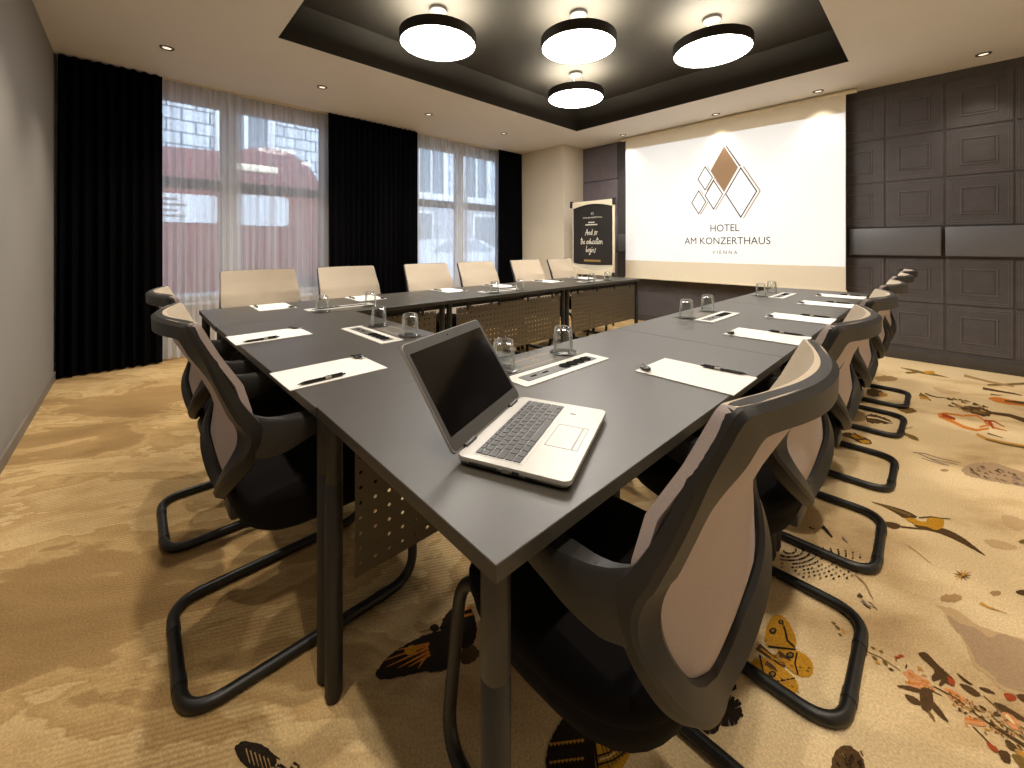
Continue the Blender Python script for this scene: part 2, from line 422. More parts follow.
class Zm:
    """reads shapes traced on a crop of the photograph and lays them on the floor"""
    def __init__(s, x, y, k): s.x, s.y, s.k = x, y, k
    def w(s, p): return W(s.x + p[0]/s.k, s.y + p[1]/s.k)
    def poly(s, m, pts, lay=1, sm=1, jag=2.5):
        pts = smoothpoly(pts, sm)
        if jag:
            q = []
            for i, p in enumerate(pts):
                b = pts[(i+1) % len(pts)]
                n = max(1, int(math.hypot(b[0]-p[0], b[1]-p[1])/(jag*1.6)))
                for j in range(n):
                    t = j/n; q.append((p[0]+(b[0]-p[0])*t + random.uniform(-jag, jag)*.5, p[1]+(b[1]-p[1])*t + random.uniform(-jag, jag)*.5))
            pts = q
        fpoly([s.w(p) for p in pts], m, lay)
    def stroke(s, m, pts, w0, w1=None, lay=2):
        w1 = w0 if w1 is None else w1
        n = len(pts); a = []; b = []
        for i, p in enumerate(pts):
            q0 = pts[max(0, i-1)]; q1 = pts[min(n-1, i+1)]
            d = math.hypot(q1[0]-q0[0], q1[1]-q0[1]) or 1
            nx, ny = -(q1[1]-q0[1])/d, (q1[0]-q0[0])/d
            w = (w0 + (w1-w0)*i/(n-1))/2
            a.append((p[0]+nx*w, p[1]+ny*w)); b.append((p[0]-nx*w, p[1]-ny*w))
        for i in range(n-1):
            fpoly([s.w(q) for q in (a[i], a[i+1], b[i+1], b[i])], m, lay)
    def blob(s, m, c, rx, ry, lay=2, n=14, jag=0.1):
        fpoly([s.w((c[0]+rx*math.cos(2*math.pi*i/n)*(1+random.uniform(-jag, jag)), c[1]+ry*math.sin(2*math.pi*i/n)*(1+random.uniform(-jag, jag)))) for i in range(n)], m, lay)

z = Zm(864, 360, 6.4)
z.poly('olive', [(215,45),(330,62),(380,76),(440,84),(560,118),(500,108),(430,98),(360,86),(300,70)]); z.poly('yellow', [(380,72),(450,70),(458,88),(390,90)], 2); z.poly('olive', [(255,78),(330,72),(350,84),(280,90)])
z.poly('tan', [(60,110),(150,95),(235,125),(140,140),(80,135)], jag=6)
z.poly('olive', [(200,300),(260,288),(352,330),(290,346),(230,330)], jag=6); z.stroke('brown', [(210,310),(280,315),(340,335)], 8, 3)
z.poly('brown', [(15,190),(60,178),(120,205),(150,232),(60,236),(20,226)], jag=5); z.poly('ochre', [(90,205),(150,215),(150,235),(100,235)], 2)
z.poly('brown', [(5,350),(60,345),(150,375),(195,412),(110,405),(20,405)], jag=8)
z.stroke('pale', [(20,365),(90,375),(180,405)], 10, 5); z.stroke('pale', [(100,350),(160,360),(190,390)], 7, 4)
z.poly('olive', [(235,455),(290,475),(340,492),(356,522),(300,506),(250,476)]); z.stroke('olive', [(245,442),(290,436),(312,428)], 5, 3)
z.stroke('olive', [(355,220),(400,240),(430,262)], 26, 6); z.stroke('brown', [(390,215),(430,230),(470,240),(540,245)], 10, 4); z.stroke('ochre', [(360,240),(420,250)], 20, 8)
z.poly('beige', [(430,165),(520,190),(640,210),(560,225),(470,205)])
for a in range(26):
    x, y = random.uniform(530, 760), random.uniform(245, 330)
    if abs((y-250) - (x-530)*.32) < 45: z.stroke(random.choice(['olive', 'brown', 'tan']), [(x, y), (x+38, y+12)], 12, 4)
z.poly('brown', [(600,310),(660,290),(760,308),(835,335),(790,368),(700,345),(640,325)], jag=6); z.stroke('brown', [(820,340),(930,355),(1000,378),(1060,400)], 16, 30)
z.stroke('olive', [(700,325),(780,345)], 18, 8, lay=3)
z.stroke('orange', [(472,350),(520,342),(600,352),(640,362)], 16, 8); z.stroke('orange', [(480,358),(560,392),(640,430),(720,450),(800,440)], 22, 12); z.stroke('red', [(500,352),(585,380)], 26, 14, lay=3)
z.stroke('orange', [(640,356),(720,356),(760,380),(800,425)], 12, 10); z.stroke('red', [(770,390),(830,392),(900,430)], 14, 5); z.stroke('red', [(800,395),(830,440)], 26, 10, lay=3); z.stroke('orange', [(820,430),(915,455)], 14, 4); z.stroke('orange', [(740,430),(830,410)], 12, 6)
z.stroke('ochre', [(720,475),(790,508),(900,535),(1060,562)], 16, 22); z.stroke('olive', [(780,510),(900,540),(1060,568)], 8, 14, lay=3); z.stroke('olive', [(790,470),(890,500)], 10, 4)
z.stroke('olive', [(790,160),(900,158),(1060,150)], 10, 14); z.stroke('tan', [(640,100),(800,140),(960,170)], 16, 10); z.stroke('brown', [(760,182),(860,200),(960,216),(1010,228)], 16, 5); z.stroke('olive', [(810,220),(880,228)], 10, 4)
z.poly('orange', [(785,243),(840,234),(930,252),(1060,275),(1060,300),(940,288),(840,270)]); z.stroke('brown', [(900,262),(1060,282)], 8, 22, lay=3)
z.stroke('grey', [(315,592),(390,600),(480,630),(620,660)], 5, 3); z.stroke('grey', [(350,600),(440,640),(545,678)], 5, 4); z.stroke('grey', [(400,625),(520,655),(600,672)], 4, 3); z.stroke('grey', [(370,630),(450,655),(520,675)], 4, 3)
z.poly('tan', [(480,705),(520,695),(550,710),(510,718)])
z.poly('mauve', [(610,700),(700,660),(830,652),(930,690),(1060,730),(1060,820),(960,800),(880,790),(760,765),(660,742)], jag=6)
for k in range(46):
    x = random.uniform(660, 1030); y = 660 + (x-660)*.2 + random.uniform(0, 70)
    z.stroke(random.choice(['brown', 'grey', 'olive', 'grey']), [(x, y), (x+26, y+random.uniform(2, 22))], 10, 3)
z = Zm(760, 380, 6.4)
z.poly('brown', [(505,350),(560,332),(620,350),(700,380),(720,412),(650,410),(590,378)], jag=5); z.poly('yellow', [(570,352),(640,350),(670,372),(620,380)], 2); z.poly('yellow', [(630,385),(690,385),(712,408),(650,404)], 2); z.stroke('black', [(600,340),(660,385)], 7, 4, lay=3)
z = Zm(864, 480, 6.4)
z.poly('brown', [(30,135),(110,152),(210,178),(290,205),(355,243),(260,252),(200,210),(110,165)]); z.stroke('olive', [(60,145),(180,185),(300,230)], 7, 16)
z.poly('brown', [(100,264),(200,272),(245,298),(200,320),(150,302)]); z.poly('pale', [(190,255),(250,270),(330,300),(260,300)], 2); z.stroke('brown', [(235,302),(330,312),(400,318)], 10, 8, lay=3)
z.poly('brown', [(310,285),(400,300),(505,308),(565,330),(640,372),(720,435),(792,496),(700,447),(600,392),(500,348),(420,326),(340,306)])
z.poly('yellow', [(255,248),(310,243),(350,262),(400,270),(400,255),(420,243),(470,240),(518,258),(505,312),(455,326),(405,302),(330,290)], 3); z.poly('pale', [(330,252),(400,258),(400,272),(350,268)], 4)
z.stroke('brown', [(350,245),(430,238),(490,248),(556,252)], 7, 4, lay=4)
for a in range(11):
    t = a*2*math.pi/11; z.stroke(random.choice(['ochre', 'olive', 'brown']), [(630, 612), (630+62*math.cos(t), 612+40*math.sin(t))], 13, 1)
z.poly('olive', [(985,395),(1010,380),(1060,385),(1040,410),(1000,408)]); z.poly('brown', [(965,715),(1010,700),(1060,720),(1040,745),(990,735)]); z.stroke('tan', [(280,420),(350,470),(430,540)], 5, 3)
z.poly('beige', [(760,380),(900,390),(1000,440),(900,450),(800,420)], jag=8); z.poly('beige', [(870,220),(960,230),(1060,280),(1000,330),(900,300)], jag=8); z.poly('tan', [(500,735),(600,730),(640,760),(560,790),(480,770)], jag=8); z.poly('tan', [(800,715),(870,708),(880,735),(820,745)], jag=4)
z = Zm(824, 600, 4.57)
z.poly('beige', [(490,20),(545,45),(575,110),(640,180),(668,260),(690,310),(750,345),(800,410),(914,440),(990,470),(990,210),(914,180),(800,150),(700,120),(600,40)], 1, jag=6)
z.poly('mauve', [(560,60),(620,110),(700,130),(760,180),(800,150),(880,175),(990,220),(990,440),(900,425),(810,395),(760,330),(700,300),(675,240),(640,175),(585,120)], 1, jag=6)
z.stroke('ochre', [(715,15),(750,35),(800,50)], 12, 5); z.stroke('tan', [(760,40),(835,62)], 5, 2)
z.stroke('brown', [(180,15),(200,35),(215,42)], 9, 4); z.stroke('grey', [(205,10),(225,25),(243,48)], 6, 3); z.stroke('grey', [(195,25),(240,40)], 5, 3)
for (x, y, a, l, m) in ((45,108,20,16,'olive'),(62,128,40,20,'olive'),(75,160,30,14,'olive'),(90,145,60,18,'ochre'),(190,215,10,14,'olive'),(225,222,30,16,'olive'),(262,238,30,16,'olive'),(190,250,10,12,'olive'),(232,268,40,20,'olive'),(245,290,30,18,'ochre'),(280,290,50,22,'olive'),(308,320,30,18,'brown'),(376,305,100,14,'brown'),(335,265,10,18,'red'),(352,258,10,18,'red'),(330,275,80,12,'olive'),(440,318,40,22,'ochre')):
    ca, sa = math.cos(R(a)), math.sin(R(a)); z.poly(m, [(x-ca*l, y-sa*l), (x-sa*l*.4, y+ca*l*.4), (x+ca*l, y+sa*l), (x+sa*l*.4, y-ca*l*.4)], 2)
z.stroke('olive', [(190,235),(260,265),(350,325)], 4, 3)
z.poly('pink', [(355,335),(380,325),(398,316),(420,342),(480,368),(490,386),(440,412),(380,392),(388,362)], 1); z.stroke('orange', [(390,380),(440,385),(480,375)], 7, 3)
z.poly('brown', [(318,393),(380,394),(440,408),(455,432),(400,420)], 3); z.poly('brown', [(362,430),(420,448),(455,480),(430,486),(390,470)], 3); z.poly('brown', [(435,408),(470,400),(495,420),(502,470),(482,525),(440,492)], 3); z.poly('brown', [(485,450),(530,498),(580,573),(530,538),(490,495)], 3); z.poly('olive', [(470,500),(500,530),(513,566),(480,530)], 3); z.stroke('brown', [(480,412),(540,440)], 6, 3)
z.poly('brown', [(425,247),(465,238),(520,298),(570,342),(602,375),(590,402),(555,378),(540,398),(523,392),(540,362),(500,378),(488,358),(510,328),(470,288)], 3, jag=3); z.poly('red', [(560,348),(602,372),(595,402),(568,385)], 4)
z.poly('brown', [(595,328),(640,358),(690,395),(650,386)], 2); z.poly('brown', [(612,380),(670,395),(725,440),(690,446),(640,412)], 2); z.poly('brown', [(700,400),(745,404),(795,436),(740,426)], 2)
z.poly('pink', [(545,400),(590,410),(665,468),(640,478),(652,500),(600,476),(560,432)], 2); z.stroke('orange', [(570,415),(650,470)], 8, 4)
z.poly('red', [(815,425),(870,433),(884,460),(840,466)], 2); z.poly('brown', [(870,430),(990,440),(990,500),(900,465)], 2); z.poly('brown', [(770,466),(830,484),(990,590),(880,545),(790,502)], 2); z.poly('brown', [(705,478),(745,500),(740,515),(715,498)], 2)
z.poly('pink', [(805,515),(850,520),(905,572),(872,604),(840,572)], 3); z.stroke('pale', [(830,530),(870,570)], 16, 8, lay=4)
z.stroke('brown', [(500,396),(600,450),(700,528),(800,598),(990,720)], 5, 9); z.stroke('olive', [(730,440),(800,505),(990,650)], 5, 7); z.stroke('olive', [(800,560),(990,690)], 5, 9); z.stroke('brown', [(760,560),(880,640),(990,705)], 6, 5)
z.poly('pink', [(640,530),(720,545),(752,578),(700,582),(655,560),(662,590),(644,572)], 2); z.stroke('orange', [(645,545),(720,560)], 10, 4); z.stroke('ochre', [(735,590),(760,600)], 10, 6)
z.stroke('brown', [(680,580),(760,660),(850,750)], 5, 7); z.poly('red', [(738,645),(800,685),(792,706),(755,680)], 3); z.poly('brown', [(790,685),(850,700),(855,752),(815,742)], 3); z.poly('olive', [(850,700),(914,720),(990,800),(960,830),(880,752)], 2); z.poly('brown', [(820,640),(860,650),(900,700),(850,690)], 2); z.stroke('ochre', [(880,690),(960,740)], 26, 14)
z = Zm(680, 580, 4.085)
for wpts in ([(372,152),(395,144),(418,146),(450,182),(478,250),(470,286),(420,282),(345,266),(350,200)], [(380,285),(470,285),(520,310),(547,350),(540,396),(490,400),(440,366)], [(330,310),(400,345),(470,400),(488,440),(470,470),(410,452),(340,402)], [(275,355),(320,310),(342,380),(352,408),(300,392)]):
    z.poly('yellow', wpts, 2)
    cx = sum(p[0] for p in wpts)/len(wpts); cy = sum(p[1] for p in wpts)/len(wpts)
    for t in (.25, .5, .75):
        p = wpts[int(t*len(wpts))]; z.stroke('ochre', [((cx*.3+330*.7), (cy*.3+300*.7)), (p[0]*.85+cx*.15, p[1]*.85+cy*.15)], 5, 4, lay=3)
z.stroke('black', [(415,170),(430,210),(438,250),(470,280)], 9, 7, lay=4); z.stroke('black', [(360,275),(420,282),(475,288)], 9, 7, lay=4); z.stroke('black', [(478,300),(470,345),(482,390)], 8, 6, lay=4); z.stroke('black', [(345,410),(400,418),(470,405)], 8, 6, lay=4); z.stroke('black', [(325,310),(345,400)], 8, 5, lay=4)
z.stroke('brown', [(318,275),(370,315),(430,358)], 30, 10, lay=4); z.stroke('yellow', [(330,285),(420,350)], 8, 4, lay=5); z.stroke('brown', [(400,300),(450,330)], 22, 8, lay=3); z.stroke('brown', [(350,340),(400,375)], 22, 8, lay=3)
for c in ((380,212,15,13), (450,312,17,14), (378,390,16,14), (412,176,11,9)): z.blob('black', c[:2], c[2], c[3], 5); z.blob('olive', c[:2], c[2]*.55, c[3]*.55, 6)
for c in ((190,540,66,66), (122,600,42,32), (214,440,18,18)):
    for k in range(26):
        t = 2*math.pi*k/26 + random.uniform(-.1, .1); r0, r1 = .25, random.uniform(.85, 1.08)
        z.stroke('black', [(c[0]+c[2]*r0*math.cos(t), c[1]+c[3]*r0*math.sin(t)), (c[0]+c[2]*r1*math.cos(t), c[1]+c[3]*r1*math.sin(t))], c[2]*.16, c[2]*.22)
    z.blob('grey', c[:2], c[2]*.92, c[3]*.92, 1); z.blob('black', c[:2], c[2]*.3, c[3]*.3, 3)
z.poly('brown', [(610,800),(620,740),(630,705),(660,674),(700,682),(742,715),(760,768),(765,820),(690,840)], 1, jag=6)
for k in range(22):
    x, y = random.uniform(632, 740), random.uniform(690, 800); z.stroke(random.choice(['black', 'olive', 'black']), [(x, y), (x+12, y+22)], 9, 4)
z = Zm(220, 590, 3.657)
z.poly('black', [(567,318),(575,290),(620,240),(680,200),(740,170),(800,150),(860,150),(905,185),(880,230),(872,280),(790,306),(740,300),(640,326),(590,330)], 2, jag=5)
z.poly('black', [(800,150),(815,110),(835,78),(875,58),(920,66),(942,130),(934,190),(900,222),(860,200)], 2, jag=5)
for a, b_ in (((760,205),(600,262)), ((762,215),(610,285)), ((765,228),(650,290)), ((768,240),(690,285)), ((765,200),(640,225)), ((750,250),(725,290))): z.stroke('orange', [a, b_], 11, 2, lay=4)
z.poly('yellow', [(672,225),(700,203),(725,215),(712,238),(682,244)], 5)
for a, b_ in (((866,86),(922,64)), ((866,106),(925,90)), ((885,75),(912,68))): z.stroke('orange', [a, b_], 12, 8, lay=4)
z.poly('brown', [(878,215),(930,195),(952,235),(930,262),(885,282)], 1, jag=5); z.blob('tan', (955,165), 40, 55, 1)
z.blob('black', (785,142), 17, 14, 3); z.stroke('black', [(775,145),(730,158)], 4, 2)
z.poly('black', [(52,575),(80,554),(140,563),(190,590),(215,640),(150,670),(100,655),(62,612)], 2, jag=5)
for k in range(16):
    x, y = 150+k*13+random.uniform(-8, 8), 590+k*5+random.uniform(-12, 50); z.stroke('black', [(x, y), (x+24, y+12)], 12, 3)
for k in range(6): z.stroke('tan', [(95+k*16, 585+k*7), (110+k*16, 640+k*6)], 5, 2, lay=4)
z = Zm(500, 660, 5.12)
z.poly('black', [(232,600),(238,480),(265,395),(320,300),(365,262),(430,300),(465,380),(495,480),(510,600)], 2, jag=6)
for y0, wd in ((435, 16), (528, 14)):
    for k in range(9): z.stroke('ochre', [(255+k*20, y0+8-k*2.5), (268+k*20, y0-2-k*2.5)], wd*1.3, wd*.7, lay=4)
z.poly('yellow', [(480,388),(560,430),(640,452),(675,470),(650,520),(600,600),(490,600)], 2)
z.stroke('black', [(478,390),(490,470),(500,560)], 14, 10, lay=4); z.stroke('black', [(500,500),(560,480),(600,448)], 12, 8, lay=4); z.stroke('black', [(500,545),(580,520),(640,480)], 12, 8, lay=4); z.stroke('pale', [(510,520),(560,505),(590,480)], 9, 6, lay=5)
for k in range(6): z.stroke('black', [(510+k*22, 420+k*12), (560+k*18, 560-k*14)], 5, 4, lay=4)
z = Zm(824, 600, 4.57)
for k in range(120):
    t = random.random(); x = 560 + t*420 + random.uniform(-40, 40); y = 440 + t*250 + random.uniform(-75, 75)*(.35+.65*t)
    a = random.uniform(.1, 1.1); l_ = random.uniform(10, 30)
    z.stroke(random.choice(['brown', 'olive', 'brown', 'olive', 'ochre', 'pink', 'tan']), [(x, y), (x+l_*math.cos(a), y+l_*math.sin(a))], random.uniform(5, 11), 2)
for k in range(16):
    x = 360 + random.uniform(-20, 130); y = 350 + (x-360)*.25 + random.uniform(-35, 35)
    z.stroke(random.choice(['orange', 'pink', 'ochre']), [(x, y), (x+18, y+8)], 8, 3)
z = Zm(680, 580, 4.085)
for k in range(70):
    w_ = random.choice([((345,260),(430,170)), ((380,300),(520,370)), ((345,330),(460,440)), ((300,340),(340,390))])
    t = random.random(); x = w_[0][0]+(w_[1][0]-w_[0][0])*t+random.uniform(-24, 24); y = w_[0][1]+(w_[1][1]-w_[0][1])*t+random.uniform(-24, 24)
    z.stroke(random.choice(['ochre', 'brown', 'ochre']), [(x, y), (x+(w_[1][0]-w_[0][0])*.09, y+(w_[1][1]-w_[0][1])*.09)], 4, 2, lay=3)
# speckled feather wing
z = Zm(720, 380, 3.368)
for ring in range(11):
    for k in range(34):
        t = R(-28 + k*6.0) + ring*.05
        x = 235 + (18+ring*21)*math.cos(t)*1.15; y = 575 + (10+ring*8.5)*math.sin(t)*1.15 + ring*2
        if 205 < x < 492 and 520 < y < 672 and y < 560 + (x-200)*.5 + 70 and random.random() < .9:
            tx, ty = -math.sin(t)*9, math.cos(t)*5
            z.stroke('black' if random.random() < .6 else 'grey', [(x-tx*.5, y-ty*.5), (x+tx*.5, y+ty*.5)], 7.5, 4)
z.stroke('brown', [(300,498),(320,505)], 6, 3); z.stroke('black', [(345,495),(362,512),(378,532)], 12, 5); z.stroke('grey', [(412,530),(430,550)], 8, 3); z.stroke('brown', [(465,725),(480,735)], 14, 8); z.stroke('grey', [(478,745),(500,765)], 10, 4); z.stroke('tan', [(455,655),(490,690),(515,740)], 6, 3)
# smoky shapes under the nearest table
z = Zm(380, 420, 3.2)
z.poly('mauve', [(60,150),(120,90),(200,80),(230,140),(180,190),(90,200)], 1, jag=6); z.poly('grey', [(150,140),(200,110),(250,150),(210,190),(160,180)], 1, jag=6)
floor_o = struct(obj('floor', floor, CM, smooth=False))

# ------------------------------------------------------------------ room shell
CZ, IZ = 2.80, 3.13
RX0, RX1, RY0, RY1 = -3.6, -0.548, 0.833, 4.68
bm = BM()
def quad(bm, pts, m=0): bm.faces.new([bm.verts.new(p) for p in pts]).material_index = m
ox0, ox1, oy0, oy1 = X0-.25, X1+.1, YA-.1, YB+.1
T = 0.12
box(bm, ox0, RX0, oy0, oy1, CZ, CZ+T); box(bm, RX1, ox1, oy0, oy1, CZ, CZ+T)
box(bm, RX0, RX1, oy0, RY0, CZ, CZ+T); box(bm, RX0, RX1, RY1, oy1, CZ, CZ+T)
e = 0.002
box(bm, RX0-.06, RX0+.004, RY0-.06, RY1+.06, CZ+e, IZ, 1); box(bm, RX1-.004, RX1+.06, RY0-.06, RY1+.06, CZ+e, IZ, 1)
box(bm, RX0, RX1, RY0-.06, RY0+.004, CZ+e, IZ, 1); box(bm, RX0, RX1, RY1-.004, RY1+.06, CZ+e, IZ, 1)
box(bm, RX0-.06, RX1+.06, RY0-.06, RY1+.06, IZ, IZ+.08, 1)
struct(obj('ceiling', bm, [M_ceil, M_recess], smooth=False))
def wallbox(name, m, *b):
    bm = BM(); box(bm, *b); return struct(obj(name, bm, m, smooth=False))
wallbox('wall_left', M_wall, ox0, ox1, YA-.1, YA, 0, CZ)
wallbox('wall_right', M_colm, X1, X1+.1, YA, YB, 0, CZ)
bm = BM(); box(bm, X0, X1, YA, YA+.012, 0, .07); struct(obj('baseboard_left', bm, M_base))
bm = BM(); box(bm, X1-.012, X1, YA+.012, YB-.06, 0, .07); struct(obj('baseboard_right', bm, M_base))
# window wall
WX0, WX1 = -5.6, -5.4
WZ0, WZ1 = 0.55, 2.71
w1 = (-0.08, 1.80); w2 = (3.12, 4.84)
bm = BM()
for a, b_ in ((oy0, w1[0]), (w1[1], w2[0]), (w2[1], oy1)): box(bm, WX0, WX1, a, b_, 0, CZ)
for a, b_ in (w1, w2): box(bm, WX0, WX1, a, b_, 0, WZ0); box(bm, WX0, WX1, a, b_, WZ1, CZ)
struct(obj('wall_window', bm, M_colm, smooth=False))
def window(n, a, b_, cx):
    bm = BM(); t = .055
    x0, x1 = -5.53, -5.45
    box(bm, x0, x1, a, a+t, WZ0, WZ1, bev=.006); box(bm, x0, x1, b_-t, b_, WZ0, WZ1, bev=.006)
    box(bm, x0, x1, a+t, b_-t, WZ0, WZ0+t, bev=.006); box(bm, x0, x1, a+t, b_-t, WZ1-t, WZ1, bev=.006)
    box(bm, x0-.01, x1+.02, cx-.075, cx+.075, WZ0+t, WZ1-t, bev=.01)
    o = struct(obj('window_%d' % n, bm, M_winframe))
    bm = BM(); box(bm, x0, x1+.005, a+t, cx-.075, 1.75, 1.86, bev=.006); box(bm, x0, x1+.005, cx+.075, b_-t, 1.75, 1.86, bev=.006)
    obj('transom', bm, M_darkframe, o)
    for y0, y1 in ((a+t, cx-.075), (cx+.075, b_-t)):
        for z0, z1 in ((WZ0+t, 1.75), (1.86, WZ1-t)):
            bm = BM(); box(bm, -5.494, -5.490, y0, y1, z0, z1); obj('window_pane', bm, M_pane, o, smooth=False)
    bm = BM(); box(bm, -5.45, -5.33, a-.03, b_+.03, WZ0-.03, WZ0, bev=.006); obj('window_sill', bm, M_winframe, o)
    return o
window(1, *w1, 0.77); window(2, *w2, 3.93)
# corner column
wallbox('column', M_colm, X0, -4.2, 5.13, YB, 0, CZ)
# screen wall with embossed tiles
bm = BM(); box(bm, -4.2, ox1, YB, YB+.1, 0, CZ)
TS, TZ = 0.421, 0.45
def ridge(bm, cx, cz, hx, hz, wdt, h, m=1):
    """raised square moulding with sloped sides on the wall face"""
    y = YB
    outs = [(hx, hz, 0), (hx-wdt*.3, hz-wdt*.3, h), (hx-wdt*.7, hz-wdt*.7, h), (hx-wdt, hz-wdt, 0)]
    rings = [[(cx+sx*a, y-d, cz+sz*b_) for sx, sz in ((-1, -1), (1, -1), (1, 1), (-1, 1))] for a, b_, d in outs]
    ring_surf(bm, rings, m, caps=False)
def tiles(bm, xs, zs):
    for i in range(len(xs)-1):
        for j in range(len(zs)-1):
            cx, cz = (xs[i]+xs[i+1])/2, (zs[j]+zs[j+1])/2
            hx, hz = (xs[i+1]-xs[i])/2, (zs[j+1]-zs[j])/2
            if hz < .15: continue
            box(bm, cx-hx+.006, cx+hx-.006, YB-.008, YB, cz-hz+.006, cz+hz-.006, 0, bev=.003, seg=1)
            y = -.008
            for s, wd, h in ((.93, .012, .0100), (.84, .010, .0100), (.56, .018, .0150)):
                ridge(bm, cx, cz, hx*s, hz*s, wd, h)
            box(bm, cx-hx*.46, cx+hx*.46, YB-.012, YB, cz-hz*.46, cz+hz*.46, 0, bev=.003, seg=1)
xs = [0.047 + TS*k for k in range(-10, 4)]
xs = [x for x in xs if -4.2 < x < 1.5]
xr = [x for x in xs if x > -1.0]
tiles(bm, xr, [.13, .58, 1.03]); tiles(bm, xr, [1.33, 1.80, 2.25, 2.72])
struct(obj('wall_screen', bm, [M_leather, M_ridge, M_weave]))
bm = BM(); box(bm, -4.2, X1, YB-.02, YB, 0, .10, bev=.003); struct(obj('baseboard_screen', bm, M_walldark))
# padded rail blocks
k = 1
for a, b_ in ((-3.5, -2.84), (-2.81, -2.15), (-2.12, -1.42), (-1.39, -.69), (-.655, .022), (.048, .725), (.75, 1.43)):
    bm = BM(); box(bm, a, b_, YB-.055, YB-.008, 1.045, 1.322, bev=.008); struct(obj('trim_%d' % k, bm, M_rail)); k += 1
# woven panels behind the flip chart
for a, b_, z0, z1 in ((-4.19, -3.52, .11, .62), (-4.19, -3.52, .63, 1.04), (-4.19, -3.52, 1.05, 1.63), (-4.19, -3.52, 1.64, 2.21), (-4.19, -3.52, 2.22, 2.79)):
    bm = BM(); box(bm, a, b_, YB-.03, YB, z0, z1, bev=.004); struct(obj('trim_%d' % k, bm, M_weave)); k += 1

# ------------------------------------------------------------------ ceiling lights
M_diff = emis('lit opal diffuser', (1.0, 0.94, 0.86, 1), 22.0)
M_up = emis('lit upper diffuser', (1.0, 0.91, 0.74, 1), 16.0)
M_spotl = emis('lit spot lens', (1.0, 0.84, 0.6, 1), .45)
M_shade = mat('dark bronze shade', rgb(52, 46, 40), 0.5)
M_canopy = mat('dark canopy', rgb(44, 40, 36), 0.5)
def pendant():
    t = thing('pendant_light', '', 'ceiling light')
    bm = BM(); lathe(bm, [(.0, 0), (.075, 0), (.075, -.028), (.07, -.032), (0, -.032)], 32); obj('canopy', bm, M_canopy, t)
    for j in range(3):
        a = 2*math.pi*j/3 + .4
        bm = BM(); tube(bm, [(.05*math.cos(a), .05*math.sin(a), -.03), (.2*math.cos(a), .2*math.sin(a), -.222)], .0018, 6); obj('cable', bm, M_chrome, t)
    bm = BM(); lathe(bm, [(.318, -.30), (.318, -.222), (.314, -.219), (.306, -.219), (.306, -.30)], 64, caps=False); 
    lathe(bm, [(.318, -.30), (.314, -.303), (.306, -.303), (.306, -.30)], 64, caps=False); obj('shade', bm, M_shade, t)
    bm = BM(); lathe(bm, [(0, -.297), (.306, -.297), (.306, -.285), (0, -.285)], 48); obj('diffuser', bm, M_diff, t)
    bm = BM(); lathe(bm, [(0, -.224), (.306, -.224), (.306, -.236), (0, -.236)], 48); obj('upper_diffuser', bm, M_up, t)
    return t
pen0 = pendant()
PD = [(-2.87, 1.855, 'leftmost round pendant light in the dark ceiling recess'), (-2.10, 2.755, 'round pendant light in the middle, above the smallest lit disc'), (-1.35, 3.666, 'round pendant light at the right, closest to the projection screen'), (-2.858, 3.697, 'round pendant light at the far corner of the recess, smallest in view')]
for i, (x, y, lb) in enumerate(PD):
    if i == 0: pen0.location = (x, y, IZ); pen0['label'] = lb; pen0['group'] = 'round pendant lights in the ceiling recess'
    else: dup(pen0, (x, y, IZ), 0, lb)
def downlight():
    t = thing('ceiling_spotlight', '', 'spotlight', group='small recessed ceiling spotlights')
    bm = BM(); lathe(bm, [(.030, -.001), (.034, -.006), (.046, -.006), (.050, 0), (.050, .004), (.030, .004)], 32, caps=False); obj('trim_ring', bm, mat('dark bronze spot ring', rgb(66, 54, 40), .35, .6), t)
    bm = BM(); lathe(bm, [(0, -.002), (.03, -.002), (.03, .003), (0, .003)], 24); obj('lens', bm, M_spotl, t)
    return t
dl0 = downlight()
SP = [(-4.42, .20, 'spotlight above the left black curtain'), (-4.41, 1.43, 'spotlight above the left sheer curtains'), (-4.41, 2.71, 'spotlight above the black curtain between the two windows'), (-4.40, 3.98, 'spotlight above the right sheer curtains'),
      (-3.24, 5.34, 'spotlight above the left end of the projection screen'), (-1.92, 5.34, 'spotlight above the middle of the projection screen'), (-.88, 5.34, 'spotlight above the right end of the projection screen'), (.27, 5.34, 'spotlight above the tiled wall, rightmost in the picture')]
def spot(x, y, e, ang=95, col=(1.0, .89, .74)):
    l = bpy.data.lights.new('spot_lamp', 'SPOT'); l.energy = e; l.spot_size = R(ang); l.spot_blend = .8; l.color = col; l.shadow_soft_size = .03
    o = bpy.data.objects.new('spot_lamp', l); COL.objects.link(o); o.location = (x, y, CZ-.012)
    return o
for i, (x, y, lb) in enumerate(SP):
    if i == 0: dl0.location = (x, y, CZ); dl0['label'] = lb
    else: dup(dl0, (x, y, CZ), 0, lb)
    spot(x, y, 40 if x < -4 else 10)
# the matching lamps of the ceiling's right side and near end, out of the frame
for x, y in ((.27, .2), (.27, 1.43), (.27, 2.71), (.27, 3.98), (-.9, .1), (-2.0, .1), (-3.2, .1)): spot(x, y, 37)

